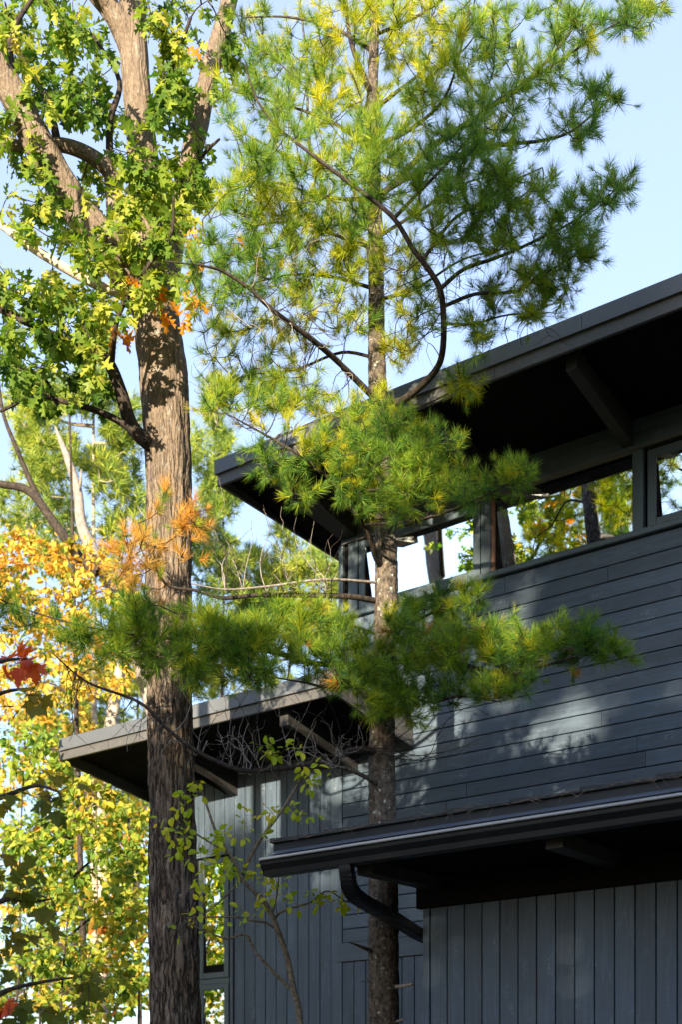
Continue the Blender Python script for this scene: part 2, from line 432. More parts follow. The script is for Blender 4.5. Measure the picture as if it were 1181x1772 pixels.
def tube(mb, P, R, sides=6, cap=True, ridge=None):
    """tapered tube along P; ridge(angle, length, i) adds to the radius"""
    P = np.asarray(P, float); n = len(P)
    T = np.gradient(P, axis=0)
    T /= np.linalg.norm(T, axis=1)[:, None] + 1e-9
    if ridge is None and n <= 8:                   # short twig: one reference direction will do
        m_ = T.mean(axis=0)
        rf = np.array([0.0, 0.0, 1.0]) if abs(m_[2]) < 0.7 else np.array([1.0, 0.0, 0.0])
        A = cross(T, rf); A /= np.linalg.norm(A, axis=1)[:, None] + 1e-9
        B = cross(T, A)
        an = np.linspace(0, 2 * math.pi, sides, endpoint=False)
        R_ = np.asarray(R, float)[:, None, None]
        V = P[:, None, :] + R_ * (np.cos(an)[None, :, None] * A[:, None, :] + np.sin(an)[None, :, None] * B[:, None, :])
        idx = np.arange(n * sides).reshape(n, sides)
        mb.add(V.reshape(-1, 3), np.stack([idx[:-1], np.roll(idx[:-1], -1, 1), np.roll(idx[1:], -1, 1), idx[1:]], -1).reshape(-1, 4))
        return
    ref = np.array([0.0, 0.0, 1.0]) if abs(T[0][2]) < 0.9 else np.array([1.0, 0.0, 0.0])
    a = cross(T[0], ref); a /= np.linalg.norm(a)
    ang = np.linspace(0, 2 * math.pi, sides, endpoint=False)
    V = np.zeros((n, sides, 3))
    L = 0.0
    for i in range(n):
        a = a - T[i] * np.dot(a, T[i]); a /= np.linalg.norm(a) + 1e-9
        b = cross(T[i], a)
        if i: L += np.linalg.norm(P[i] - P[i - 1])
        r = np.full(sides, R[i])
        if ridge is not None:
            r = r + np.array([ridge(t_, L, R[i]) for t_ in ang])
        V[i] = P[i] + np.cos(ang)[:, None] * r[:, None] * a + np.sin(ang)[:, None] * r[:, None] * b
    idx = np.arange(n * sides).reshape(n, sides)
    q = np.stack([idx[:-1], np.roll(idx[:-1], -1, 1), np.roll(idx[1:], -1, 1), idx[1:]], -1).reshape(-1, 4)
    mb.add(V.reshape(-1, 3), q)

def ground_and_sky():
    mb = MB()
    n = 40
    xs = np.concatenate([np.linspace(-900, -40, 8), np.linspace(-36, 36, 40), np.linspace(40, 900, 8)])
    ys = xs + 5
    V = []
    for y in ys:
        for x in xs:
            r = math.hypot(x, y - 5)
            z = 0.12 * mnoise.noise(Vector((x * .25, y * .25, 0))) + (0.9 * mnoise.noise(Vector((x * .03, y * .03, 3))) if r > 16 else 0)
            V.append((x, y, z - 0.15))
    k = len(xs)
    idx = np.arange(k * k).reshape(k, k)
    mb.add(V, np.stack([idx[:-1, :-1], idx[:-1, 1:], idx[1:, 1:], idx[1:, :-1]], -1).reshape(-1, 4))
    m, t, out = new_mat('leafy_ground')
    tc = nd(t, 'ShaderNodeTexCoord')
    a = noise(t, tc.outputs['Object'], 14, 6, 0.7); b = noise(t, tc.outputs['Object'], 0.6, 3)
    c = ramp(t, [(0.3, (0.03, 0.022, 0.014)), (0.5, (0.075, 0.052, 0.028)), (0.7, (0.16, 0.10, 0.04))], a.outputs[0]).outputs[0]
    c = mixc(t, c, (0.06, 0.09, 0.025), ramp(t, [(0.5, (0, 0, 0)), (0.62, (.8, .8, .8))], b.outputs[0]).outputs[0])
    principled(t, out, c, 0.9, 0.2, bump(t, a.outputs[0], 0.8, 0.05))
    o = mb.build('ground', m, smooth=True)
    o['kind'] = 'structure'
ground_and_sky()

# ------------------------------------------------------------------ the house
OFF = (H0[0], H0[1], -ZC)                         # house pieces are drawn in u, v and height above the eye
house = root('house', HOUSE_LOC, 'dark slate timber house with clerestory windows, overhanging flat roofs and black gutter', 'house', None, math.atan2(UY, UX))
def part(name, mat, fn, parent=None, kind=None):
    mb = MB(); fn(mb)
    return mb.build(name, M[mat], parent or house, OFF, kind=kind)
def bx(name, mat, a, b, parent=None, c=None):
    mb = MB()
    if c: mb.cbox(a, b, c)
    else: mb.box(a, b)
    return mb.build(name, M[mat], parent or house, OFF)
_share = {}
def board(name, mat, u0, u1, z0, z1, vf, th, parent, c=0.003):
    """a siding board with its own place; equal boards share one mesh"""
    key = (round(u1 - u0, 4), round(z1 - z0, 4), th, mat)
    if key not in _share:
        mb = MB(); mb.cbox((-(u1 - u0) / 2, 0, 0), ((u1 - u0) / 2, th, z1 - z0), c)
        me = mesh_np(name, mb.v[0], [], mb.f, False)
        _share[key] = me
    o = link(name, _share[key], M[mat], parent)
    o.location = ((u0 + u1) / 2 - OFF[0], vf - OFF[1], z0 - OFF[2])
    return o
W1, UC, UE = 10.42, -7.38, 0.0                    # long wall plane, its left corner, its right end
GAP = 0.008
ZG = -1.75                                        # ground
# --- long wall, horizontal boards
wall = part('wall', 'dark', lambda m: m.box((UC + .02, W1 + .026, ZG), (UE, W1 + .2, 5.06)))
row_tops = [5.072, 4.907] + [4.907 - .141 * k for k in range(1, 23)]
for k in range(len(row_tops) - 1):
    z1, z0 = row_tops[k], row_tops[k + 1]
    right = UE if z1 > 2.3 else -4.3
    u = UC + .035
    first = True
    while u < right - .05:
        L = rng.uniform(1.6, 4.6) if not first else rng.uniform(1.0, 3.6)
        first = False
        u2 = min(right, u + L)
        if right - u2 < .5: u2 = right
        board('siding_board', 'board_h', u + .0015, u2 - .0015, z0 + GAP / 2, z1 - GAP / 2, W1 + rng.uniform(0, .003), .022, wall)
        u = u2
zb = row_tops[-1]
bx('belt_board', 'trim_h', (UC - .03, W1 - .016, zb - .19), (-4.4, W1 + .02, zb), wall, .004)
u = UC + .03
while u < -4.5:
    board('siding_board', 'board_v', u + GAP / 2, u + .1437 - GAP / 2, ZG, zb - .195, W1 + rng.uniform(0, .003), .022, wall)
    u += .1437
bx('corner_board', 'trim', (UC - .012, W1 - .012, 3.6), (UC + .030, W1 + .1, 5.06), wall, .003)
bx('side_panel', 'board_h', (UC, W1 + .1, 3.6), (UC + .08, 15.0, 6.0), wall)
bx('corner_board', 'trim', (-7.497, W1 - .006, ZG), (-7.352, W1 + .022, 3.72), wall, .003)
# --- clerestory
HEAD, SILL = 5.848, 5.132
bx('window_sill', 'frame', (UC - .02, W1 - .05, SILL - .056), (UE, W1 + .08, SILL), None, .008)
bx('frieze_board', 'trim_h', (UC + .01, W1, HEAD + .016), (UE, W1 + .03, 6.13), None, .003)
bx('head_trim', 'fascia_board', (UC + .01, W1 - .022, HEAD - .006), (UE, W1 + .06, HEAD + .014), None, .003)
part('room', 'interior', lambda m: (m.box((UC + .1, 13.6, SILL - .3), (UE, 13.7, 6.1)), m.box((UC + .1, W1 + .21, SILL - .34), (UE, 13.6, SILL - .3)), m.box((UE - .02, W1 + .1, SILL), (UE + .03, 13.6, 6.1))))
def post(p0, p1, name='window_post'):
    bx(name, 'frame', (u_at(p0, W1), W1 - .004, SILL - .002), (u_at(p1, W1), W1 + .07, HEAD), None, .003)
def glaze(u0, u1, z0, z1, v, parent, tilt=.12):
    """a pane that leans out a little at its head"""
    vb = v + (z1 - z0) * tilt
    part('pane', 'glass', lambda m: m.prism([(v, z1), (v + .004, z1), (vb + .004, z0), (vb, z0)], 0, u0, u1), parent)
def window(u0, u1, z0, z1, v, fw, parent=None, casement=True, tilt=.12):
    w = part('window', 'frame', lambda m: (
        m.cbox((u0, v, z0), (u0 + fw, v + .05, z1), .004), m.cbox((u1 - fw, v, z0), (u1, v + .05, z1), .004),
        m.cbox((u0 + fw + .0005, v + .001, z0), (u1 - fw - .0005, v + .05, z0 + fw), .004),
        m.cbox((u0 + fw + .0005, v + .001, z1 - fw), (u1 - fw - .0005, v + .05, z1), .004)))
    if casement:                                  # inner glazing bead
        f2 = fw + .012
        part('glazing_bead', 'dark', lambda m: (
            m.box((u0 + fw, v + .02, z0 + fw), (u0 + f2, v + .045, z1 - fw)), m.box((u1 - f2, v + .02, z0 + fw), (u1 - fw, v + .045, z1 - fw)),
            m.box((u0 + f2, v + .021, z0 + fw), (u1 - f2, v + .045, z0 + f2)), m.box((u0 + f2, v + .021, z1 - f2), (u1 - f2, v + .045, z1 - fw))), w)
    glaze(u0 + fw - .002, u1 - fw + .002, z0 + fw - .002, z1 - fw + .002, v + .014 if casement else v + .003, w, tilt)
    return w
post(585.5, 595); post(604, 620); post(834, 850); post(1097.5, 1114)
bx('corner_gap', 'dark', (u_at(595, W1), W1 + .03, SILL), (u_at(604, W1), W1 + .06, HEAD))
window(u_at(621, W1), u_at(831, W1), SILL + .004, HEAD - .01, W1 + .008, .072)
um0, um1 = u_at(850, W1) + .003, u_at(1097.5, W1) - .003
w = part('window', 'jamb', lambda m: (m.box((um0, W1 + .012, SILL), (um0 + .035, W1 + .09, HEAD - .006)),))
bx('jamb_strip', 'dark', (um0 + .035, W1 + .03, SILL), (um0 + .05, W1 + .09, HEAD - .006), w)
glaze(um0 + .05, um1 + .01, SILL - .01, HEAD + .005, W1 + .012, w)
bx('jamb', 'frame', (um1 - .012, W1 + .01, SILL), (um1 + .002, W1 + .09, HEAD - .006), w)
window(u_at(1121, W1), -2.9, SILL + .004, HEAD - .03, W1 + .008, .078)
bx('window_post', 'frame', (-2.88, W1 - .004, SILL - .002), (-2.78, W1 + .07, HEAD), None, .003)
window(-2.76, -1.3, SILL + .004, HEAD - .01, W1 + .045, .03, None, False)
window(-1.28, -.03, SILL + .004, HEAD - .01, W1 + .008, .078)
# --- upper roof
UR0, UR1, VF = -7.90, 0.4, 9.10
roof = part('roof', 'shingle', lambda m: m.prism([(VF + .035, 6.17), (15.0, 5.975), (15.0, 6.22), (VF + .035, 6.285)], 0, UR0 + .03, UR1))
uj = [UR0 - .012, u_at(1010, VF) - 3.05, u_at(1010, VF), u_at(1010, VF) + 3.05, UR1]
for a, b in zip(uj[:-1], uj[1:]):
    part('fascia_panel', 'fascia_metal', lambda m: m.prism([(VF - .022, 6.170), (VF + .006, 6.170), (VF + .006, 6.284), (VF + .10, 6.290), (VF + .10, 6.302), (VF - .022, 6.302)], 0, a + .002, b - .002), roof)
for a, b in ((UR0, -4.9), (-4.9, -1.6), (-1.6, UR1)):
    part('fascia_board', 'fascia_board', lambda m: m.cbox((a + .001, VF + .006, 6.066), (b - .001, VF + .034, 6.176), .004), roof)
part('rake_board', 'fascia_board', lambda m: (m.box((UR0, VF + .0345, 6.08), (UR0 + .028, 14.9, 6.19)),), roof)
part('rake_board', 'fascia_metal', lambda m: (m.box((UR0 - .012, VF + .11, 6.17), (UR0 - .001, 14.9, 6.30)),), roof)
z_s = lambda v: 6.165 - (v - VF) * .04
for k in range(11):                               # soffit planks
    va = VF + .036 + k * .142
    if va > W1 - .02: break
    vb = min(va + .139, W1 + .02)
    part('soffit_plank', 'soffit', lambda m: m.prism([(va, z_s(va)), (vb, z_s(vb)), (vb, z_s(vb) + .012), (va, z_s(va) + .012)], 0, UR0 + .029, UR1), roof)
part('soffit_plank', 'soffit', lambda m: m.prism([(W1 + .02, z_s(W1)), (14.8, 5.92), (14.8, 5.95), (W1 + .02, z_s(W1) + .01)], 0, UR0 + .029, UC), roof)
def beam(u0, u1, vf, zf, zw, zt, vw=W1 + .01, vmid=None):
    poly = [(vf, zf)] + ([vmid] if vmid else []) + [(vw, zw), (vw, zt), (vf, zt)]
    part('beam', 'beam', lambda m: m.prism(poly, 0, u0, u1))
beam(-7.37, -7.17, 9.20, 5.985, 5.894, 6.16)
for ub in (-5.58, -4.239, -2.82, -1.4, -.05):
    beam(ub - .096, ub, 9.26, 6.010, 5.900, 6.155)
# --- wing wall, vertical boards and tall window
UWL = -9.68
wing = part('wall', 'dark', lambda m: m.box((UWL + .02, W1 + .026, ZG), (UC - .001, W1 + .2, 3.74)))
uw0, uw1 = u_at(344, W1), u_at(393, W1)
u = -7.5 - .1437
while u > UWL - .02:
    a, b = u + GAP / 2, u + .1437 - GAP / 2
    if b > uw0 - .03 and a < uw1 + .08:
        if a > uw1 - .02:
            a = max(a, uw1 + .09)
            if b - a > .03: board('siding_board', 'board_v', a, b, ZG, 3.78, W1 + .001, .022, wing)
            a0 = u + GAP / 2
            board('siding_board', 'board_v', a0, uw1 + .085, 2.96, 3.78, W1 + .002, .022, wing)
        else:
            board('siding_board', 'board_v', a, b, 2.96, 3.78, W1 + rng.uniform(0, .003), .022, wing)
    else:
        board('siding_board', 'board_v', a, b, ZG, 3.78, W1 + rng.uniform(0, .003), .022, wing)
    u -= .1437
bx('window_casing', 'trim', (uw1 + .045, W1 - .012, ZG), (uw1 + .086, W1 + .02, 2.95), wing, .003)
bx('window_casing', 'trim_h', (uw0 - .06, W1 - .014, 2.90), (uw1 + .09, W1 + .02, 2.955), wing, .003)
bx('side_panel', 'board_v', (UWL - .02, W1 + .03, ZG), (UWL + .04, 14.5, 3.7), wing)
window(uw0, uw1 + .02, 1.565, 2.875, W1 - .01, .062, tilt=.02)
window(uw0, uw1 + .02, .20, 1.50, W1 - .01, .062, tilt=.02)
bx('window_rail', 'frame', (uw0, W1 + .004, 1.502), (uw1 + .02, W1 + .05, 1.563), None, .004)
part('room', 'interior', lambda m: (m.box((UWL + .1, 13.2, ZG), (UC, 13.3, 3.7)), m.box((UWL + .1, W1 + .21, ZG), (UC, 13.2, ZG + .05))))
# --- wing roof
WR0, WR1 = -10.106, -6.50
roof = part('roof', 'shingle', lambda m: m.prism([(VF + .035, 3.935), (W1 + .0, 3.79), (W1 + .0, 4.012), (VF + .035, 4.018)], 0, WR0 + .03, WR1 - .03))
part('roof_deck', 'shingle', lambda m: m.prism([(W1 + .001, 3.79), (14.6, 3.5), (14.6, 3.9), (W1 + .001, 4.012)], 0, WR0 + .03, UC - .02), roof)
for a, b in ((WR0 + .035, -8.3), (-8.3, WR1 + .01)):
    part('fascia_panel', 'fascia_metal', lambda m: m.prism([(VF - .022, 3.90), (VF + .006, 3.90), (VF + .006, 4.006), (VF + .10, 4.012), (VF + .10, 4.026), (VF - .022, 4.026)], 0, a + .001, b - .001), roof)
part('fascia_board', 'fascia_board', lambda m: m.cbox((WR0, VF + .006, 3.808), (-8.0, VF + .034, 3.906), .004), roof)
part('fascia_board', 'fascia_board', lambda m: m.cbox((-7.998, VF + .006, 3.808), (WR1, VF + .034, 3.906), .004), roof)
for (ua, vb) in ((WR0, 14.5), (WR1 - .028, W1 - .002)):
    zb2 = 3.808 - (vb - VF) * .122
    part('rake_board', 'fascia_board', lambda m: m.prism([(VF + .0345, 3.808), (vb, zb2), (vb, zb2 + .22), (VF + .0345, 4.016)], 0, ua, ua + .028), roof)
z_w = lambda v: 3.925 - (v - VF) * .118
for k in range(11):
    va = VF + .036 + k * .142
    if va > W1 - .02: break
    vb = min(va + .139, W1 + .03)
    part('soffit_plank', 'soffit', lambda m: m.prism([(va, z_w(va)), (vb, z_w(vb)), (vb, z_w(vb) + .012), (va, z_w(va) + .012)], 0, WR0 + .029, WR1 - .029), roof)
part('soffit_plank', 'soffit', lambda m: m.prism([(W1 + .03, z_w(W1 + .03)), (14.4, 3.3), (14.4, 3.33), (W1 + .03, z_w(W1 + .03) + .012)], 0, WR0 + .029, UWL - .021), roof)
beam(-8.844, -8.744, 9.25, 3.70, 3.513, 3.90, W1 + .01, (9.80, 3.71))
beam(-7.25, -7.15, 9.25, 3.69, 3.513, 3.90, W1 - .01, (9.80, 3.70))
# --- porch wing: wall, header, beams, roof, gutter, downspout
W2, U2 = 7.90, -4.845
pw = part('wall', 'dark', lambda m: m.box((U2 + .02, W2 + .026, ZG), (.3, W2 + .12, 1.74)))
u = U2 + .06
board('siding_board', 'board_v', U2, U2 + .06 - .004, ZG, 1.60, W2 - .004, .03, pw)
while u < .25:
    board('siding_board', 'board_v', u + GAP / 2, u + .1437 - GAP / 2, ZG, 1.60, W2 + rng.uniform(0, .004), .022, pw)
    u += .1437
bx('side_panel', 'board_v', (U2 + .001, W2 + .03, ZG), (U2 + .06, W1 + .02, 1.74), pw)
bx('header_beam', 'dark', (U2 - .03, W2 - .05, 1.562), (.3, W2 + .02, 1.74), pw, .004)
def porch_beam(ub):
    part('beam', 'beam', lambda m: m.prism([(6.95, 1.652), (W2 - .04, 1.685), (W2 - .04, 1.86), (6.95, 1.80)], 0, ub - .115, ub))
for ub in (-4.664, -3.274, -1.9, -.5): porch_beam(ub)
PR0, PR1 = -5.42, .35
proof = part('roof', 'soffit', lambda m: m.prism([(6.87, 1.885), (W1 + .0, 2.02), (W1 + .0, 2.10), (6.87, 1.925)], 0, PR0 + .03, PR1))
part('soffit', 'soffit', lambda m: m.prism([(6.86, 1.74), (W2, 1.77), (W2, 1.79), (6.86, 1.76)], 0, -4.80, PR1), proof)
part('fascia_board', 'gutter', lambda m: m.box((PR0, 6.845, 1.72), (PR1, 6.868, 1.924)), proof)
part('drip_edge', 'drip', lambda m: m.prism([(6.792, 1.838), (6.796, 1.836), (6.842, 1.866), (6.842, 1.872)], 0, PR0 + .02, PR1), proof)
u = PR0 - .01
k = 0
while u < PR1:
    u2 = u + .465
    dz = rng.uniform(-.002, .002)
    mb = MB()
    for j in range(3):                            # three courses going up the slope
        v0, v1 = 6.815 + j * .30, 6.815 + j * .30 + .34
        s = .035 * (v0 - 6.815); s2 = .035 * (v1 - 6.815)
        zl, zr = 1.957 + dz, 1.936 + dz
        V = [(u, v0, 1.926 + s), (u2 + .03, v0, 1.926 + s), (u2 + .03, v0, zr + s), (u, v0, zl + s),
             (u, v1, 1.926 + s2), (u2 + .03, v1, 1.926 + s2), (u2 + .03, v1, zr + s2 - .01), (u, v1, zl + s2 - .01)]
        mb.add(V, [(0, 1, 2, 3), (5, 4, 7, 6), (3, 2, 6, 7), (1, 0, 4, 5), (0, 3, 7, 4), (2, 1, 5, 6)])
    mb.build('shingle', M['shingle'], proof, OFF)
    u = u2; k += 1
gprof = [(6.700, 1.782), (6.714, 1.778), (6.717, 1.757), (6.742, 1.722), (6.748, 1.688), (6.838, 1.688), (6.838, 1.825),
         (6.835, 1.825), (6.835, 1.691), (6.751, 1.691), (6.745, 1.724), (6.720, 1.759), (6.717, 1.781), (6.703, 1.785)]
mb = MB()
n = len(gprof)
V = [(s, p, q) for s in (-5.43, PR1) for p, q in gprof]
mb.add(V, [(i, (i + 1) % n, n + (i + 1) % n, n + i) for i in range(n)])
cap = [(6.700, 1.79), (6.714, 1.778), (6.717, 1.757), (6.742, 1.722), (6.748, 1.688), (6.838, 1.688), (6.838, 1.80)]
mb.prism(cap, 0, -5.433, -5.4305)
gutter = mb.build('gutter', M['gutter'], house, OFF)
part('gutter_lip', 'lip', lambda m: m.prism([(6.694, 1.789), (6.699, 1.784), (6.702, 1.797), (6.712, 1.802), (6.706, 1.805), (6.698, 1.800)], 0, -5.43, PR1), gutter)
mb = MB()
cen, rd = catmull([(-4.76, 6.79, 1.695), (-4.76, 6.80, 1.64), (-4.775, 6.86, 1.55), (-4.80, 7.02, 1.50), (-4.85, 7.5, 1.445), (-4.905, 7.9, 1.395), (-4.91, 8.22, 1.34), (-4.91, 8.30, 1.2), (-4.91, 8.30, -1.6)], [1] * 9, 8)
T = np.gradient(cen, axis=0); T /= np.linalg.norm(T, axis=1)[:, None]
V = []; side = np.array([1.0, 0, 0])
for i in range(len(cen)):
    s = side - T[i] * side.dot(T[i]); s /= np.linalg.norm(s); nn = cross(T[i], s)
    rib = 1.0 + (.05 if (8 < i < 30 and i % 2) else 0)
    hw, hd, ch = .051 * rib, .038 * rib, .012
    for (a, b) in ((-hw, -hd + ch), (-hw + ch, -hd), (hw - ch, -hd), (hw, -hd + ch), (hw, hd - ch), (hw - ch, hd), (-hw + ch, hd), (-hw, hd - ch)):
        V.append(cen[i] + s * a + nn * b)
idx = np.arange(len(cen) * 8).reshape(-1, 8)
mb.add(V, np.stack([idx[:-1], np.roll(idx[:-1], -1, 1), np.roll(idx[1:], -1, 1), idx[1:]], -1).reshape(-1, 4))
mb.build('downspout', M['gutter'], house, OFF)

# ------------------------------------------------------------------ foliage shapes
def leaf_from_half(half, fold=.18, droop=.25):
    """leaf blade from half an outline (x, y), stalk at the origin, tip at y = 1"""
    V, Fs = [], []
    n = len(half)
    for x, y in half: V.append((0, y, -droop * y * y))
    for x, y in half: V.append((x, y, fold * x - droop * y * y))
    for x, y in half: V.append((-x, y, fold * x - droop * y * y))
    for i in range(n - 1):
        for s in (n, 2 * n):
            q = (i, s + i, s + i + 1, i + 1) if s == n else (i, i + 1, s + i + 1, s + i)
            if half[i][0] == 0: q = (q[0], q[2], q[3], q[3]) if s == n else (q[0], q[1], q[2], q[2])
            elif half[i + 1][0] == 0: q = (q[0], q[1], q[2], q[2]) if s == n else (q[0], q[1], q[3], q[3])
            Fs.append(q)
    return np.array(V, float), np.array(Fs, int)
OAK_HALF = [(0.012, 0), (0.012, .12), (.05, .16), (.22, .20), (.30, .30), (.13, .31), (.07, .37), (.20, .45), (.38, .58), (.36, .62), (.18, .60), (.09, .66), (.17, .76), (.22, .88), (.09, .85), (0, 1)]
MAPLE_HALF = [(0.012, 0), (0.012, .22), (.16, .16), (.34, .20), (.27, .30), (.46, .42), (.58, .58), (.36, .58), (.22, .58), (.26, .72), (.15, .80), (.08, .88), (0, 1)]
OVAL_HALF = [(0.01, 0), (0.01, .10), (.16, .18), (.29, .38), (.31, .55), (.24, .76), (.10, .92), (0, 1)]
SIMPLE_HALF = [(0.0, 0), (.30, .35), (.26, .65), (0, 1)]
OAK = [leaf_from_half(OAK_HALF, f, d) for f, d in ((.25, .25), (-.1, .4), (.5, .1))]
MAPLE = [leaf_from_half(MAPLE_HALF, f, d) for f, d in ((.2, .2), (-.15, .35), (.4, .1))]
OVAL = [leaf_from_half(OVAL_HALF, f, d) for f, d in ((.3, .2), (.05, .35), (.5, .1))]
SIMPLE = [leaf_from_half(SIMPLE_HALF, f, d) for f, d in ((.3, .2), (-.2, .3))]
def tuft(nn, length, width, seed, spread=1.0, stem=.055):
    """a brush of pine needles round the end of a shoot that points along z"""
    r = random.Random(seed)
    V, Fs = [], []
    for k in range(nn):
        a = r.uniform(0, 2 * math.pi)
        s = r.random()
        z0 = -stem * (1 - s)
        th = math.radians((68 - 48 * s ** 1.5) * spread + r.uniform(-14, 14))
        L = length * r.uniform(.75, 1.12)
        d = Vector((math.cos(a) * math.sin(th), math.sin(a) * math.sin(th), math.cos(th)))
        sd = d.cross(Vector((r.uniform(-1, 1), r.uniform(-1, 1), r.uniform(-1, 1)))).normalized() * width / 2
        b = Vector((0, 0, z0)) + d * .004
        i = len(V)
        V += [tuple(b + sd), tuple(b - sd), tuple(b + d * L + Vector((0, 0, -L * .06)))]
        Fs.append((i, i + 1, i + 2))
    return np.array(V, float), np.array(Fs, int)
TUFT = [tuft(54, .104, .0040, s, sp) for s, sp in ((1, 1.0), (2, .85), (3, 1.1), (4, .75))]
TUFT_FAR = [tuft(22, .13, .012, s, sp) for s, sp in ((11, 1.0), (12, .8), (13, 1.1))]

def frame_y(d, up, spin=0.0):
    """rotation whose y column is d (leaf direction), z column near up"""
    d = d / (np.linalg.norm(d) + 1e-9)
    x = cross(d, up); x /= np.linalg.norm(x) + 1e-9
    z = cross(x, d)
    c, s = math.cos(spin), math.sin(spin)
    x2 = x * c + z * s; z2 = z * c - x * s
    return np.stack([x2, d, z2], 1)
def frame_z(d, spin):
    d = d / (np.linalg.norm(d) + 1e-9)
    ref = np.array([1.0, 0, 0]) if abs(d[0]) < .8 else np.array([0, 1.0, 0])
    x = cross(ref, d); x /= np.linalg.norm(x)
    y = cross(d, x)
    c, s = math.cos(spin), math.sin(spin)
    return np.stack([x * c + y * s, y * c - x * s, d], 1)

class Tree:
    def __init__(self, name, base, label, cat='tree', group=None):
        self.base = np.array(base, float)
        self.root = root(name, base, label, cat, group)
        self.skel = []; self.items = []             # items: (template list id, template no, 3x3, pos, material)
        self.twigs = MB(); self.pale = MB()
    def limb(self, pts, rad, mat, sides=8, n=6, name='branch', ridge=None, skel=True, smooth=True):
        P, R = catmull(pts, rad, n)
        mb = MB(); tube(mb, P, R, sides, ridge=ridge)
        mb.build(name, M[mat], self.root, self.base, smooth=smooth)
        if skel: self.skel.extend(list(P))
        return P, R
    def twig(self, a, b, r0, r1, lift=.15, wob=.04, seg=5, store=None, sides=4):
        a = np.asarray(a, float); b = np.asarray(b, float)
        L = np.linalg.norm(b - a)
        k1 = np.array([rng.uniform(-1, 1) for _ in range(3)]) * wob * L
        pts = []
        for i in range(seg + 1):
            s = i / seg
            p = a + (b - a) * s + np.array([0, 0, -lift * L]) * math.sin(math.pi * s) * (1 - .3 * s) + k1 * math.sin(2 * math.pi * s)
            pts.append(p)
        tube(store or self.twigs, pts, np.linspace(r0, r1, seg + 1), sides)
        return pts
    def attach(self, targets, emit, r0=.008, r1=.0025, lift=.12, maxd=9., back=0.0):
        """join every target to the nearest wood so far with a twig, then let emit place foliage"""
        S = np.array(self.skel)
        T = [np.asarray(t_, float) for t_ in targets]
        d0 = [np.min(np.linalg.norm(S - t_, axis=1)) for t_ in T]
        buf = np.zeros((len(S) + len(T) * 5, 3)); buf[:len(S)] = S; m = len(S)
        for i in np.argsort(d0):
            t_ = T[i]
            dv = np.linalg.norm(buf[:m] - t_, axis=1)
            j = int(np.argmin(dv))
            if dv[j] < .03 or dv[j] > maxd: continue
            rr = min(r0 * (0.4 + dv[j]), r0 * 1.6)
            pts = self.twig(buf[j], t_, rr, r1, lift)
            for p in pts[1:]:
                buf[m] = p; m += 1
            d = pts[-1] - pts[-2]
            emit(self, pts, d / (np.linalg.norm(d) + 1e-9))
        self.skel = list(buf[:m])
    def put(self, lib, k, R, pos, mat):
        self.items.append((lib, k, R, np.asarray(pos, float), mat))
    def finish(self, libs, singles, single_name, twig_mat='twig', eye=(0, 0, ZC)):
        """the largest pieces that show become parts of their own; the rest is one mesh per material"""
        if singles and self.items:
            Pn = np.array([it[3] for it in self.items]); Sn = np.array([np.abs(it[2][:, 1]).max() + .3 * abs(it[2][0, 0]) for it in self.items])
            yy = np.maximum(Pn[:, 1], .1)
            px = CX + F * Pn[:, 0] / yy; py = YH - F * (Pn[:, 2] - ZC) / yy
            inside = (Pn[:, 1] > 1) & (px > -10) & (px < 1190) & (py > -10) & (py < 1782)
            dist = np.linalg.norm(Pn - np.array(eye), axis=1) / Sn + np.where(inside, 0, 1e6)
            self.items = [self.items[i] for i in np.argsort(dist)]
        cache = {}
        for lib, k, R, pos, mat in self.items[:singles]:
            kk = (lib, k, mat)
            if kk not in cache:
                V, Fs = libs[lib][k]
                me = mesh_np(single_name, V, [Fs] if Fs.shape[1] == 3 else [], [Fs] if Fs.shape[1] == 4 else [], False)
                me.materials.append(M[mat]); cache[kk] = me
            o = bpy.data.objects.new(single_name, cache[kk]); col.objects.link(o)
            o.parent = self.root
            mm = Matrix(R.tolist()).to_4x4(); mm.translation = Vector(pos - self.base)
            o.matrix_local = mm
        byk = {}
        for lib, k, R, pos, mat in self.items[singles:]:
            byk.setdefault(mat, {}).setdefault((lib, k), []).append((R, pos))
        for mat, groups in byk.items():
            mb = MB()
            for (lib, k), lst in groups.items():
                V, Fs = libs[lib][k]
                Rs = np.array([a for a, b in lst]); Ps = np.array([b for a, b in lst])
                VV = np.einsum('nij,vj->nvi', Rs, V) + Ps[:, None, :]
                FF = Fs[None] + (np.arange(len(lst)) * len(V))[:, None, None]
                mb.add(VV.reshape(-1, 3), FF.reshape(-1, Fs.shape[1]))
            mb.build('foliage', M[mat], self.root, self.base, kind='stuff')
        if self.twigs.n: self.twigs.build('twigs', M[twig_mat], self.root, self.base, smooth=True, kind='stuff')
        if self.pale.n: self.pale.build('dead_twigs', M['pale_twig'], self.root, self.base, smooth=True, kind='stuff')
LIBS = {'oak': OAK, 'maple': MAPLE, 'oval': OVAL, 'simple': SIMPLE, 'tuft': TUFT, 'tuftfar': TUFT_FAR}
def rnd3(s=1.0):
    return np.array([rng.gauss(0, s), rng.gauss(0, s), rng.gauss(0, s)])
def ell(px, py, rx, ry, Y, dY, n, wall=True):
    """n random points in an ellipse of the view, spread in depth; kept clear of the house wall"""
    out = []
    for _ in range(n):
        a = rng.uniform(0, 2 * math.pi); r = math.sqrt(rng.random())
        p = at(px + rx * r * math.cos(a), py + ry * r * math.sin(a), Y + rng.uniform(-dY, dY))
        out.append(np.array(p))
    return out

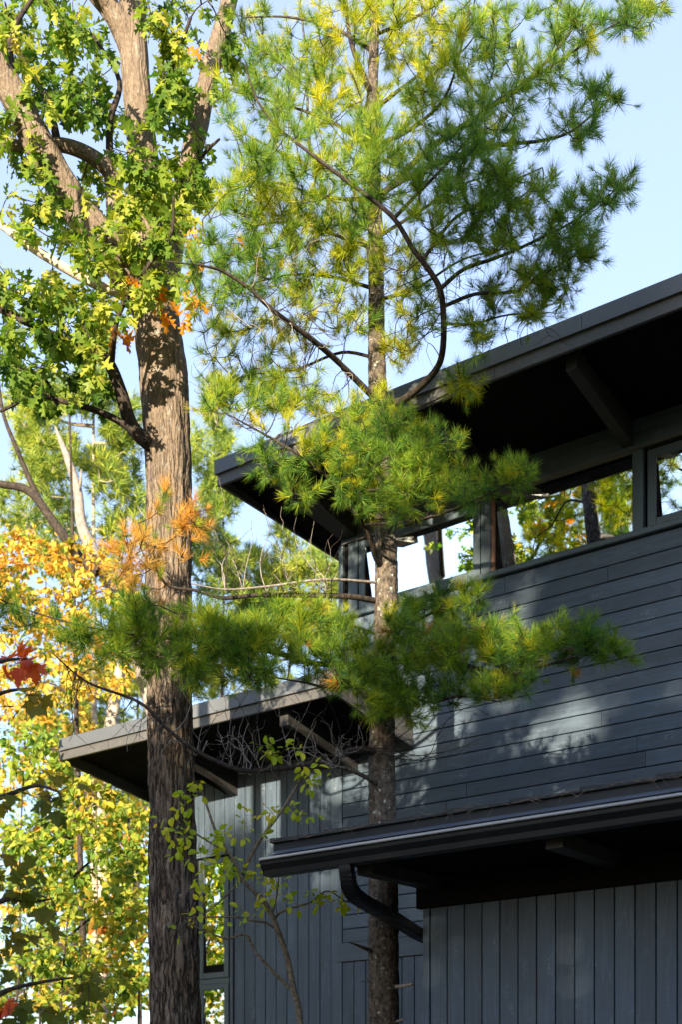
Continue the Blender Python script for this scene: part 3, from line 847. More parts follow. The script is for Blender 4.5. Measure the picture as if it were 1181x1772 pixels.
# ------------------------------------------------------------------ the white pine in front of the house
def ridge_pine(a, L, r):
    x, y = math.cos(a), math.sin(a)
    q = mnoise.noise(Vector((x * 5, y * 5, L * 11))) * .6 + mnoise.noise(Vector((x * 10, y * 10, L * 24))) * .4
    c = abs(mnoise.noise(Vector((x * 6, y * 6, L * 7 + 9))))
    return r * (.09 * q - .10 * max(0, .18 - c) / .18)
pine_base = at(664, 1940, 10.0); pine_base.z = -.1
pine = Tree('white_pine', pine_base, 'slim green white pine rising in front of the clerestory windows', 'tree')
TR = [(666, 1960, 29), (665, 1772, 27.5), (664, 1500, 26), (662, 1300, 22.5), (667, 1150, 21), (670, 1000, 20), (668, 900, 19), (665, 800, 17.5), (656, 690, 16.5), (653, 600, 15), (652, 450, 13.5), (648, 300, 12), (645, 190, 10.5), (648, 90, 8.5), (650, 0, 7), (650, -120, 5), (652, -300, 2)]
tp = [at(x, y, 10.0) for x, y, w in TR]; tp[0].z = -.2
pine.limb(tp, [w * 10 / F for x, y, w in TR], 'pine_bark', 40, 26, 'trunk', ridge_pine)
PB = []
def pb(pts, r0, r1=.004, mat='twig'):
    pine.limb([at(x, y, Y) for x, y, Y in pts], list(np.linspace(r0, r1, len(pts))), mat, 7, 5)
# the long front branch that rises, bends left and crosses the trunk
pb([(662, 705, 10), (705, 688, 9.75), (752, 645, 9.4), (768, 600, 9.2), (766, 514, 8.95), (748, 473, 8.85), (717, 432, 8.75), (684, 379, 8.65), (636, 338, 8.6), (580, 298, 8.55), (539, 267, 8.5), (478, 218, 8.5), (442, 168, 8.5), (424, 112, 8.5)], .029, .005)
pb([(763, 500, 8.95), (804, 466, 8.9), (855, 448, 8.8), (906, 427, 8.7), (987, 387, 8.7), (1038, 351, 8.7), (1098, 304, 8.7)], .016)
pb([(770, 530, 9.0), (824, 509, 8.9), (895, 504, 8.8), (936, 478, 8.8), (987, 448, 8.75), (1030, 420, 8.7)], .014)
pb([(733, 450, 8.8), (784, 382, 8.7), (829, 354, 8.6), (885, 316, 8.6), (940, 290, 8.6)], .014)
pb([(684, 377, 8.65), (728, 331, 8.5), (773, 285, 8.5), (819, 229, 8.5), (865, 168, 8.5)], .014)
pb([(766, 560, 9.1), (820, 560, 9.0), (880, 545, 9.0), (935, 545, 8.95)], .010)
# upper right
pb([(652, 340, 10), (740, 290, 9.9), (829, 260, 9.8), (885, 249, 9.7), (936, 244, 9.6), (987, 229, 9.5), (1038, 188, 9.5), (1076, 152, 9.5)], .022)
pb([(650, 350, 10), (740, 262, 9.9), (830, 200, 9.8), (911, 142, 9.7), (977, 71, 9.6), (1002, 25, 9.6), (1030, -40, 9.6)], .026)
pb([(911, 142, 9.7), (985, 95, 9.6), (1060, 45, 9.6), (1150, 2, 9.6)], .012)
pb([(655, 185, 10), (700, 150, 10.), (738, 122, 10.), (800, 90, 10), (850, 20, 10)], .016)
pb([(647, 170, 10), (625, 120, 9.9), (608, 70, 9.9), (600, 10, 9.9), (592, -80, 9.9)], .026, .008)
pb([(655, 250, 10), (710, 225, 9.8), (770, 170, 9.6), (800, 80, 9.5), (815, 0, 9.5)], .018)
pb([(655, 410, 10), (720, 370, 10.1), (800, 320, 10.2), (870, 300, 10.3)], .016)
pb([(654, 520, 10), (720, 500, 9.6), (800, 450, 9.4), (880, 430, 9.3)], .014)
pb([(652, 60, 10), (720, 30, 10), (780, -10, 10), (840, -60, 10)], .014)
# left
pb([(655, 695, 10), (600, 640, 9.7), (549, 595, 9.4), (508, 564, 9.2), (467, 533, 9.0), (432, 500, 8.9), (386, 470, 8.8), (350, 460, 8.7), (285, 452, 8.6)], .026, .005)
pb([(645, 395, 10), (600, 310, 10.6), (549, 290, 10.9), (498, 269, 11), (447, 244, 11.1), (396, 213, 11.1), (366, 183, 11.2)], .017, .005, 'pale_twig')  # living branch; pale bark paints the sunlight on it
pb([(650, 440, 10), (600, 386, 10.5), (574, 366, 10.6), (549, 295, 10.8), (533, 234, 10.8), (531, 117, 10.8), (518, 0, 10.8)], .022, .008, 'pine_bark')
pb([(648, 430, 10), (590, 410, 9.8), (530, 390, 9.6), (470, 385, 9.5), (420, 400, 9.4)], .016)
pb([(650, 500, 10), (580, 480, 9.9), (510, 475, 9.8), (440, 490, 9.7), (380, 520, 9.6)], .016)
pb([(645, 260, 10), (590, 220, 10.2), (520, 190, 10.4), (450, 170, 10.5), (385, 150, 10.6)], .018)
pb([(648, 90, 10), (580, 50, 10.2), (500, 30, 10.3), (420, 30, 10.4)], .016)
pb([(650, 340, 10), (600, 345, 9.8), (540, 335, 9.6), (470, 315, 9.5), (400, 330, 9.3), (350, 380, 9.2)], .016)
pb([(654, 620, 10), (590, 610, 10.1), (510, 640, 10.1), (430, 650, 10.1), (370, 690, 10.0)], .014)
# the lower left branch in front of the roof tip, and its sprays over the trunk
pb([(668, 985, 10), (652, 966, 9.85), (644, 938, 9.7), (627, 905, 9.6), (599, 867, 9.5), (578, 836, 9.45), (553, 816, 9.4), (525, 791, 9.3), (502, 778, 9.25), (472, 760, 9.2), (436, 740, 9.1), (390, 715, 9.0)], .026, .005)
pb([(630, 908, 9.6), (660, 906, 9.4), (702, 903, 9.3), (763, 890, 9.2), (814, 869, 9.1), (860, 848, 9.1), (925, 812, 9.0)], .011)
pb([(627, 903, 9.6), (667, 894, 9.5), (717, 876, 9.4), (768, 848, 9.3), (800, 810, 9.3)], .009)
pb([(579, 836, 9.45), (621, 813, 9.3), (656, 792, 9.2), (697, 764, 9.2), (720, 720, 9.2)], .009)
pb([(598, 862, 9.5), (623, 850, 9.4), (667, 846, 9.3), (702, 835, 9.2), (738, 815, 9.2), (765, 785, 9.2)], .010)
pb([(665, 745, 10), (700, 715, 9.6), (760, 690, 9.4), (820, 650, 9.3)], .010)
# nearly bare limbs to the left
pb([(655, 1008, 10), (560, 1003, 9.6), (460, 1015, 9.4), (390, 1020, 9.2), (330, 1010, 9.1)], .012, .004, 'pale_twig')
pb([(655, 1040, 10), (600, 1032, 9.8), (508, 1030, 9.6), (442, 1030, 9.5), (386, 1035, 9.4), (340, 1022, 9.3), (285, 1009, 9.25), (254, 946, 9.2), (239, 905, 9.2)], .024, .005)
# the broad low sprays
pb([(672, 1150, 10), (740, 1135, 9.7), (800, 1150, 9.5), (880, 1165, 9.35), (950, 1150, 9.3), (1020, 1130, 9.2), (1078, 1125, 9.2)], .024, .004)
pb([(675, 1100, 10), (740, 1065, 9.7), (790, 1045, 9.6), (835, 1022, 9.5)], .014)
pb([(672, 1190, 10), (740, 1215, 9.6), (800, 1205, 9.4), (870, 1215, 9.3)], .014)
pb([(700, 1140, 9.9), (780, 1095, 9.5), (860, 1085, 9.4), (930, 1090, 9.3), (990, 1080, 9.3)], .012)
pb([(662, 1145, 10), (560, 1150, 9.6), (480, 1130, 9.4), (400, 1120, 9.2), (320, 1110, 9.1), (250, 1100, 9.0), (180, 1115, 8.9)], .024, .005)
pb([(662, 1180, 10), (580, 1190, 9.5), (520, 1180, 9.3), (460, 1170, 9.2)], .014)
pb([(662, 1100, 10), (570, 1070, 9.8), (500, 1060, 9.7), (430, 1060, 9.6)], .012)
pb([(400, 1120, 9.2), (330, 1075, 9.1), (280, 1050, 9.0)], .010)
pb([(250, 1100, 9.0), (150, 1085, 8.9), (60, 1060, 8.8), (-20, 1030, 8.8)], .009)
# the dead limb under them
P6, R6 = pine.limb([at(*q) for q in [(660, 1302, 10), (620, 1298, 9.8), (590, 1308, 9.7), (565, 1326, 9.6), (520, 1326, 9.5), (440, 1334, 9.3), (400, 1328, 9.2), (340, 1300, 9.1), (290, 1262, 9.0), (240, 1215, 8.9), (150, 1180, 8.8), (90, 1130, 8.8)]], [.034, .030, .026, .022, .02, .018, .017, .015, .013, .011, .008, .004], 'twig', 9, 7, skel=False)
pine.limb([at(*q) for q in [(664, 1362, 9.98), (635, 1345, 9.8), (600, 1330, 9.7), (570, 1325, 9.62)]], [.024, .018, .015, .012], 'pine_bark', 8, 5, skel=False)
pine.limb([at(*q) for q in [(650, 1648, 9.98), (630, 1640, 9.85), (605, 1630, 9.75)]], [.020, .014, .004], 'pine_bark', 7, 4, 'branch_stub', skel=False)
pine.limb([at(*q) for q in [(680, 1708, 9.98), (700, 1706, 9.8), (716, 1703, 9.7)]], [.018, .013, .011], 'pale_twig', 7, 4, 'branch_stub', skel=False)
pine.limb([at(*q) for q in [(645, 1699, 9.98), (634, 1698, 9.9), (627, 1698, 9.85)]], [.006, .005, .003], 'pale_twig', 6, 3, 'branch_stub', skel=False)
pine.limb([at(*q) for q in [(682, 1770, 9.98), (700, 1764, 9.8)]], [.016, .008], 'pale_twig', 6, 3, 'branch_stub', skel=False)
pine.limb([at(*q) for q in [(655, 1520, 9.98), (634, 1516, 9.85), (620, 1515, 9.8)]], [.010, .006, .003], 'pale_twig', 6, 3, 'branch_stub', skel=False)

def pine_emit(side=3, gold=0.0, sc=1.0, mat='needles'):
    def f(tr, pts, d):
        end = pts[-1]
        def one(p, dd, s):
            dd = dd + np.array([0, 0, .35]) + rnd3(.12); dd /= np.linalg.norm(dd)
            m_ = 'needles_gold' if rng.random() < gold else mat
            if m_ == mat and p[2] > 6.4:
                dx = math.hypot(p[0] - .27, (p[1] - 10.0) * .5)
                cl = .5 + .9 * mnoise.noise(Vector((p[0] * 1.5, p[1] * 1.5, p[2] * 1.5)))
                if cl < max(.06, .95 - dx * .52) * (1.0 if p[1] > 9.2 else .35) and rng.random() < .8: m_ = 'needles_yellow'
            elif m_ == mat and rng.random() < .12 and mnoise.noise(Vector((p[0] * 2, p[1] * 2, p[2] * 2))) > 0: m_ = 'needles_yellow'
            R = frame_z(dd, rng.uniform(0, 6.28)) * (np.array([rng.uniform(.7, 1.15), rng.uniform(.7, 1.15), rng.uniform(.85, 1.25)]) * s)[None, :]
            tr.put('tuft', rng.randrange(4), R, p, m_)
        one(end, d, sc * rng.uniform(.9, 1.15))
        for _ in range(side):
            s = rng.uniform(.45, .98)
            i = min(int(s * (len(pts) - 1)), len(pts) - 2)
            a = pts[i] + (pts[i + 1] - pts[i]) * (s * (len(pts) - 1) - i)
            dd = d * rng.uniform(.3, 1.0) + rnd3(.55) + np.array([0, 0, .15]); dd /= np.linalg.norm(dd)
            b = a + dd * rng.uniform(.06, .17)
            tube(tr.twigs, [a, (a + b) / 2 + np.array([0, 0, -.005]), b], [.0028, .0024, .002], 3)
            one(b, dd, sc * rng.uniform(.55, 1.1))
    return f
def grow_pine(specs, mult=1.12, **kw):
    T = []
    for s in specs: T += ell(*s[:6], int(s[6] * mult + .5))
    T = [p for p in T if uv_of(p)[1] < 10.15 or p[2] > 7.95]
    pine.attach(T, pine_emit(**kw), .008, .0026, .10)
# foliage along the traced boughs (they keep their tops green)
grow_pine([
    # right-hand outer sprays
    (1070, 318, 28, 14, 8.7, .2, 7), (1020, 352, 42, 20, 8.7, .25, 14), (960, 400, 50, 26, 8.7, .3, 16), (1000, 436, 34, 18, 8.75, .2, 10), (940, 470, 50, 24, 8.8, .3, 14),
    (960, 500, 36, 14, 8.8, .2, 6), (890, 520, 60, 34, 8.9, .3, 14), (830, 560, 60, 34, 9.0, .3, 10), (930, 550, 20, 10, 8.95, .2, 4),
    (860, 400, 70, 45, 8.7, .35, 22), (790, 400, 50, 40, 8.7, .3, 12), (900, 330, 60, 36, 8.6, .35, 16), (830, 310, 60, 50, 8.6, .4, 22), (750, 340, 50, 45, 8.5, .4, 16),
    (790, 250, 60, 45, 8.5, .4, 18), (860, 190, 50, 45, 8.8, .5, 16), (880, 240, 60, 30, 9.6, .3, 12), (980, 220, 50, 26, 9.5, .3, 14), (1045, 170, 28, 26, 9.5, .2, 9),
    (930, 130, 50, 34, 9.7, .3, 14), (1000, 70, 50, 40, 9.6, .3, 16), (1070, 40, 45, 26, 9.6, .3, 12), (1135, 8, 26, 14, 9.6, .2, 6), (960, 20, 50, 30, 9.6, .3, 10), (880, 60, 50, 50, 9.8, .4, 14),
    # centre and top
    (740, 190, 60, 50, 9.6, .5, 20), (810, 90, 60, 60, 9.6, .5, 22), (720, 90, 60, 60, 10, .5, 22), (760, 10, 70, 40, 10, .4, 18), (650, 20, 50, 40, 10, .5, 14), (590, 60, 50, 60, 10, .4, 18),
    (600, 160, 60, 50, 10.0, .5, 18), (520, 90, 60, 70, 10.4, .5, 22), (440, 60, 60, 60, 10.4, .4, 18), (430, 170, 60, 50, 10.0, .8, 20), (520, 200, 60, 50, 9.8, .9, 20),
    (680, 250, 50, 50, 9.2, .5, 16), (620, 250, 40, 40, 9.6, .6, 12), (690, 310, 60, 40, 9.0, .5, 16), (590, 290, 50, 40, 8.8, .4, 12), (480, 250, 60, 40, 8.7, .4, 12), (450, 280, 50, 40, 9.6, .8, 10),
    # left middle
    (420, 340, 60, 40, 9.3, .4, 20), (500, 320, 60, 40, 9.5, .5, 16), (570, 370, 60, 40, 9.6, .5, 18), (480, 400, 70, 40, 9.5, .5, 20), (400, 420, 50, 40, 9.3, .4, 16), (560, 430, 60, 40, 9.7, .5, 16),
    (470, 480, 70, 40, 9.5, .5, 18), (550, 510, 60, 40, 9.5, .4, 14), (390, 500, 50, 40, 9.2, .4, 12), (620, 460, 40, 40, 9.7, .4, 10), (690, 460, 50, 50, 9.6, .4, 14), (720, 530, 50, 40, 9.5, .3, 12),
    (610, 540, 50, 40, 9.6, .4, 10), (680, 590, 40, 40, 9.8, .3, 8), (420, 560, 60, 40, 9.5, .5, 10), (370, 600, 40, 40, 9.8, .3, 7), (500, 600, 60, 40, 9.8, .4, 9), (330, 470, 30, 30, 8.8, .2, 5),
    (640, 380, 50, 40, 9.4, .5, 12)], side=3)
grow_pine([
    (430, 660, 60, 30, 9.8, .4, 14), (500, 670, 60, 30, 9.7, .4, 14), (390, 700, 40, 25, 9.2, .2, 8), (460, 715, 50, 30, 9.2, .3, 12), (540, 700, 50, 30, 9.6, .3, 10),
    (690, 740, 40, 30, 9.2, .25, 12), (620, 770, 50, 40, 9.25, .3, 20), (690, 800, 60, 40, 9.2, .3, 22), (560, 790, 40, 30, 9.35, .2, 10), (760, 790, 40, 40, 9.2, .2, 14), (740, 850, 60, 36, 9.2, .3, 20),
    (820, 850, 40, 24, 9.1, .2, 12), (890, 820, 34, 22, 9.05, .15, 9), (660, 860, 50, 36, 9.4, .2, 14), (600, 830, 30, 26, 9.4, .2, 6), (470, 790, 30, 24, 9.2, .2, 6), (520, 830, 40, 30, 9.3, .2, 6), (800, 660, 26, 20, 9.3, .1, 5),
    (650, 710, 40, 24, 9.4, .3, 9)], side=3)
grow_pine([
    (770, 1050, 50, 22, 9.6, .2, 12), (820, 1035, 22, 16, 9.5, .15, 5), (700, 1080, 40, 26, 9.7, .3, 10), (1050, 1130, 36, 20, 9.2, .15, 9), (985, 1115, 50, 34, 9.25, .2, 16), (900, 1120, 60, 40, 9.3, .3, 24),
    (820, 1120, 60, 44, 9.4, .3, 24), (740, 1130, 60, 44, 9.6, .3, 22), (850, 1190, 40, 16, 9.3, .2, 7), (760, 1200, 60, 30, 9.5, .2, 14), (690, 1220, 50, 30, 9.6, .2, 12), (660, 1180, 40, 40, 9.6, .2, 10), (880, 1180, 60, 14, 9.3, .2, 6),
    (620, 1150, 50, 50, 9.6, .25, 20), (560, 1160, 50, 36, 9.4, .25, 18), (560, 1090, 50, 30, 9.6, .3, 14), (480, 1110, 60, 40, 9.4, .3, 22), (400, 1110, 60, 40, 9.2, .25, 24), (320, 1100, 60, 45, 9.1, .25, 26),
    (250, 1110, 60, 40, 9.0, .2, 18), (180, 1110, 50, 30, 8.9, .2, 10), (300, 1160, 60, 24, 9.1, .2, 10), (420, 1165, 60, 20, 9.2, .2, 9), (240, 1060, 40, 24, 9.0, .2, 7), (100, 1080, 50, 24, 8.85, .2, 6), (500, 1050, 60, 16, 9.6, .2, 7), (30, 1060, 30, 30, 8.8, .2, 4)],
    side=3, gold=.01, sc=1.12, mult=1.25)
grow_pine([(300, 880, 50, 30, 9.3, .2, 8), (270, 950, 60, 40, 9.2, .3, 12), (200, 970, 50, 36, 9.2, .3, 10), (330, 900, 40, 26, 9.3, .2, 5), (250, 1000, 50, 20, 9.2, .2, 6)], side=2, gold=.85, sc=.95)
# bare dead twigs
skel6 = list(P6)
def dead(n, x0, x1, y0, y1, Y0, Y1, src, pale=.5):
    S = np.array(src)
    for _ in range(n):
        p = np.array(at(rng.uniform(x0, x1), rng.uniform(y0, y1), rng.uniform(Y0, Y1)))
        dv = np.linalg.norm(S - p, axis=1)
        a = S[int(np.argmin(dv + nrng.uniform(0, .25, len(S))))]
        pts = pine.twig(a, p, .0045, .0014, rng.uniform(-.25, .3), .12, 7, pine.pale if rng.random() < pale else pine.twigs, 4)
        for _k in range(rng.randrange(1, 4)):
            j = rng.randrange(2, 7)
            q = pts[j] + rnd3(.10) + (pts[-1] - pts[0]) * .2
            pine.twig(pts[j], q, .0024, .001, .1, .15, 4, pine.pale if rng.random() < pale else pine.twigs, 3)
dead(46, 330, 620, 1195, 1330, 9.0, 9.7, skel6)
dead(18, 100, 330, 1180, 1330, 8.8, 9.2, skel6)
dead(14, 560, 860, 1210, 1300, 9.3, 9.8, skel6)
dead(26, 340, 600, 880, 1010, 9.2, 9.7, pine.skel[-900:] and [np.array(at(x, 1022, Y)) for x, Y in ((390, 9.25), (420, 9.35), (460, 9.4), (510, 9.55), (560, 9.65))])
dead(30, 320, 620, 560, 760, 9.2, 10.0, [np.array(at(x, y, Y)) for x, y, Y in ((600, 640, 9.7), (549, 595, 9.4), (508, 564, 9.2), (467, 533, 9.0), (430, 650, 10.1), (510, 640, 10.1), (370, 690, 10.), (436, 740, 9.1), (472, 760, 9.2))])
near = [p for p in map(np.array, pine.skel) if p[1] < 9.4 and p[2] > 7.2]
dead(70, 700, 1000, 330, 600, 8.6, 9.2, near[::3], .0)
dead(50, 420, 700, 380, 620, 8.7, 9.6, near[::3], .1)
pine.finish(LIBS, 300, 'needle_tuft')

# ------------------------------------------------------------------ leafy trees
def leaf_emit(lib, n, size, mats, droop=.6, spread=.9, along=.35, frac=None):
    """n leaves along the outer part of each twig; mats is a list of (material, weight)"""
    names = [m_ for m_, w in mats]; ws = [w for m_, w in mats]
    kmax = len(LIBS[lib])
    def f(tr, pts, d):
        mat = rng.choices(names, ws)[0]
        for i in range(n):
            s = along + (1 - along) * (i + rng.random()) / n
            k = min(int(s * (len(pts) - 1)), len(pts) - 2)
            p = pts[k] + (pts[k + 1] - pts[k]) * (s * (len(pts) - 1) - k)
            dd = d * .5 + rnd3(spread * .6) + np.array([0, 0, -droop]); dd /= np.linalg.norm(dd)
            up = np.array([0, 0, 1.0]) + rnd3(.35) + np.array([hx, hy, 0]) * .5
            R = frame_y(dd, up, rng.gauss(0, .5)) * size * rng.triangular(.45, 1.35, .95)
            tr.put(lib, rng.randrange(kmax), R, p + dd * .02, rng.choices(names, ws)[0] if rng.random() < .25 else mat)
    return f
def ridge_oak(a, L, r):
    x, y = math.cos(a), math.sin(a)
    w = mnoise.noise(Vector((x * 2.2, y * 2.2, L * 1.3))) * 1.2
    q = abs(mnoise.noise(Vector((x * 5.5 + w * .3, y * 5.5, L * 1.5))))
    q2 = abs(mnoise.noise(Vector((x * 11, y * 11, L * 3.4 + 5))))
    cr = mnoise.noise(Vector((x * 8, y * 8, L * 14)))
    return min(.032, r * .17) * min(1, max(.25, 1.6 - L * .12)) * (min(1, q * 3.2) * .75 + min(1, q2 * 3) * .35 + cr * .22 - .7)
OS = 10.2 / 11.3
oak_base = at(302, 1940, 10.2); oak_base.z = -.1
oak = Tree('oak_tree', oak_base, 'tall forked oak with thick furrowed trunk and lobed yellow green leaves', 'tree')
OT = [(304, 1990, 50), (303, 1772, 43), (300, 1600, 41.5), (297, 1400, 38.5), (293, 1200, 38), (291, 1000, 38.5), (292, 850, 38.5), (287, 720, 40), (281, 640, 41), (270, 560, 39), (258, 450, 36), (252, 360, 30), (249, 300, 27), (240, 200, 24), (232, 100, 24), (229, 30, 23), (228, -80, 20), (232, -300, 13), (240, -520, 5)]
op = [at(x, y, 10.2) for x, y, w_ in OT]; op[0].z = -.2
oak.limb(op, [w_ * 10.2 / F for x, y, w_ in OT], 'oak_bark', 90, 26, 'trunk', ridge_oak)
def ob(pts, r0, r1, mat='oak_bark', sides=10, ridge=None, n=6):
    oak.limb([at(q[0], q[1], q[2] * OS) for q in pts], list(np.linspace(r0, r1, len(pts)) * 10.2 / F), mat, sides, n, ridge=ridge)
ob([(232, 95, 11.3), (212, 50, 11.25), (190, 15, 11.2), (160, -20, 11.1), (110, -90, 11), (60, -200, 11)], 22, 10, 'oak_bark', 40, ridge_oak, 20)
ob([(282, 520, 11.35), (300, 410, 11.55), (318, 330, 11.65), (342, 220, 11.7), (366, 110, 11.8), (392, 20, 11.9), (408, -70, 12)], 22, 13, 'oak_bark', 40, ridge_oak, 20)
ob([(255, 530, 11.25), (195, 440, 11.0), (140, 372, 10.9), (100, 310, 10.8), (52, 222, 10.7), (8, 140, 10.6), (-50, 60, 10.5), (-140, -60, 10.4)], 30, 19, 'oak_bark', 40, ridge_oak, 20)
ob([(240, 470, 11.2), (205, 400, 11.1), (196, 330, 11.05), (188, 296, 11), (150, 266, 10.9), (100, 250, 10.8), (30, 252, 10.8), (-30, 230, 10.8)], 17, 8)
ob([(262, 772, 11.2), (228, 738, 11.05), (209, 680, 10.9), (190, 632, 10.8), (165, 606, 10.75), (120, 592, 10.7), (80, 575, 10.65), (20, 545, 10.6), (-40, 520, 10.6)], 13, 4, 'twig')
ob([(250, 765, 11.1), (215, 735, 11.0), (170, 712, 10.9), (110, 695, 10.8), (60, 686, 10.8), (0, 712, 10.7)], 7, 2.5, 'twig')
ob([(100, 700, 10.8), (70, 650, 10.7), (30, 640, 10.7), (-20, 600, 10.6)], 5, 2, 'twig')
ob([(192, 632, 10.8), (200, 560, 10.6), (222, 510, 10.5), (254, 462, 10.4), (295, 406, 10.3), (300, 340, 10.2)], 5.5, 2, 'twig')
ob([(250, 520, 11.2), (165, 492, 11.0), (60, 432, 10.9), (-10, 380, 10.9)], 9, 6, 'pale_bark')  # oak limb in pale bark, sunlight put into its colour
ob([(190, 300, 11), (190, 210, 10.8), (206, 140, 10.7), (160, 60, 10.6)], 7, 2.5, 'twig')
ob([(100, 250, 10.8), (80, 170, 10.7), (40, 110, 10.6), (20, 40, 10.6)], 7, 2.5, 'twig')
ob([(232, 230, 11.3), (270, 170, 11.1), (300, 110, 11), (330, 30, 10.9)], 6, 2.5, 'twig')
ob([(320, 330, 11.65), (350, 270, 11.4), (380, 240, 11.3)], 5, 2, 'twig')
ob([(20, 150, 10.6), (20, 60, 10.5), (60, -10, 10.5)], 7, 3, 'twig')
GRN = [('oak_leaf', 1.0)]
T = []
for s in [(50, 40, 80, 60, 10.8, .8, 26), (140, 60, 50, 60, 11, .8, 13), (60, 150, 80, 50, 10.8, .7, 22), (160, 170, 60, 50, 11, .7, 16), (30, 240, 50, 50, 10.6, .6, 12), (150, 320, 50, 50, 10.8, .5, 9),
          (300, 40, 70, 50, 11.2, .8, 18), (330, 130, 50, 50, 11.2, .7, 14), (290, 190, 40, 50, 11, .5, 12), (240, 310, 50, 60, 10.8, .4, 11), (330, 270, 40, 50, 11.2, .5, 12), (300, 330, 40, 40, 10.9, .4, 8), (200, 390, 60, 50, 10.7, .4, 10),
          (380, 90, 40, 60, 11.5, .5, 10), (40, 340, 50, 40, 10.7, .5, 8), (40, 500, 70, 50, 10.7, .5, 22), (120, 540, 70, 50, 10.6, .5, 20), (40, 600, 70, 50, 10.6, .5, 20), (130, 610, 60, 50, 10.6, .4, 12), (60, 670, 60, 40, 10.7, .4, 9), (190, 520, 50, 50, 10.6, .4, 9),
          (150, 670, 50, 40, 10.7, .3, 5), (-80, 100, 70, 120, 10.6, .8, 14), (-80, 560, 60, 90, 10.6, .6, 12), (250, -80, 250, 70, 11.2, 1, 26), (235, 250, 40, 60, 10.7, .3, 8), (250, 370, 50, 60, 10.5, .3, 16), (265, 470, 45, 50, 10.5, .3, 12), (180, 440, 50, 40, 10.5, .3, 9), (330, 340, 40, 40, 10.9, .4, 8), (90, 400, 60, 50, 10.7, .4, 9)]:
    T += ell(s[0], s[1], s[2], s[3], s[4] * OS, s[5], s[6])
oak.attach(T, leaf_emit('oak', 10, .128, GRN, .55), .009, .0032, .05)
T = []
for s in [(240, 495, 36, 22, 10.4, .2, 5), (338, 440, 16, 30, 10.4, .2, 3), (310, 530, 32, 30, 10.4, .2, 4), (200, 570, 28, 14, 10.5, .1, 2), (445, 430, 22, 18, 10.6, .2, 3), (335, 88, 8, 8, 10.9, .1, 1), (475, 450, 14, 14, 10.5, .1, 1)]:
    T += ell(s[0], s[1], s[2], s[3], s[4] * OS, s[5], s[6])
oak.attach(T, leaf_emit('oak', 5, .125, [('oak_leaf_orange', 1)], .5), .006, .002, .02)
oak.finish(LIBS, 300, 'leaf')

# sapling in front of the wing wall
sb_ = at(522, 1940, 9.4); sb_.z = -.1
sap = Tree('young_sapling', sb_, 'thin crooked sapling with sparse oval lime leaves beside the wing wall', 'sapling')
def sp(pts, r0, r1, Y0=9.4, Y1=9.2):
    n_ = len(pts)
    sap.limb([at(x, y, Y0 + (Y1 - Y0) * i / (n_ - 1)) for i, (x, y) in enumerate(pts)], list(np.linspace(r0 * .72, r1 * .8, n_) * 9.4 / F), 'sap_bark', 8, 5)
sp([(524, 1960), (519, 1772), (508, 1714), (495, 1653), (482, 1615), (470, 1584), (454, 1556), (437, 1541), (416, 1518), (406, 1490), (388, 1467), (371, 1434), (358, 1396), (345, 1358)], 8.5, 2)
sp([(503, 1712), (462, 1671), (439, 1643), (424, 1617), (391, 1624), (345, 1607), (318, 1592)], 4.5, 1.5)
sp([(473, 1605), (457, 1596), (439, 1594), (404, 1587), (335, 1588), (318, 1590)], 3.2, 1.5)
sp([(476, 1587), (485, 1579), (508, 1570), (538, 1561), (566, 1542), (597, 1559), (620, 1561)], 3.5, 1.2)
sp([(416, 1518), (434, 1480), (454, 1447), (485, 1406), (508, 1368), (531, 1330)], 5.5, 2)
sp([(400, 1480), (350, 1450), (320, 1430), (290, 1410)], 2.5, 1.2)
sp([(470, 1584), (478, 1550), (482, 1520), (486, 1490)], 2.4, 1.2)
sp([(420, 1520), (380, 1560), (340, 1590), (310, 1600)], 2.6, 1.2)
T = []
for s in [(330, 1380, 40, 30, 9.1, .2, 8), (300, 1430, 40, 30, 9.1, .2, 9), (360, 1440, 40, 30, 9.2, .2, 9), (430, 1430, 50, 30, 9.2, .2, 7), (320, 1500, 40, 40, 9.1, .2, 8), (390, 1500, 50, 30, 9.2, .2, 9), (470, 1520, 40, 24, 9.3, .2, 8), (490, 1560, 50, 24, 9.3, .2, 7),
          (560, 1555, 40, 16, 9.25, .1, 8), (605, 1562, 30, 12, 9.2, .1, 5), (500, 1400, 50, 30, 9.2, .2, 5), (540, 1340, 30, 24, 9.2, .1, 6), (420, 1580, 40, 24, 9.2, .2, 5), (350, 1560, 40, 30, 9.1, .2, 6), (480, 1290, 40, 30, 9.2, .1, 8), (530, 1400, 30, 40, 9.2, .2, 3), (330, 1620, 30, 20, 9.1, .1, 2)]:
    T += ell(*s)
sap.attach(T, leaf_emit('oval', 4, .070, [('sap_leaf', 1)], .25, 1.2, .1), .003, .0012, .04)
sap.finish(LIBS, 300, 'leaf', 'sap_bark')

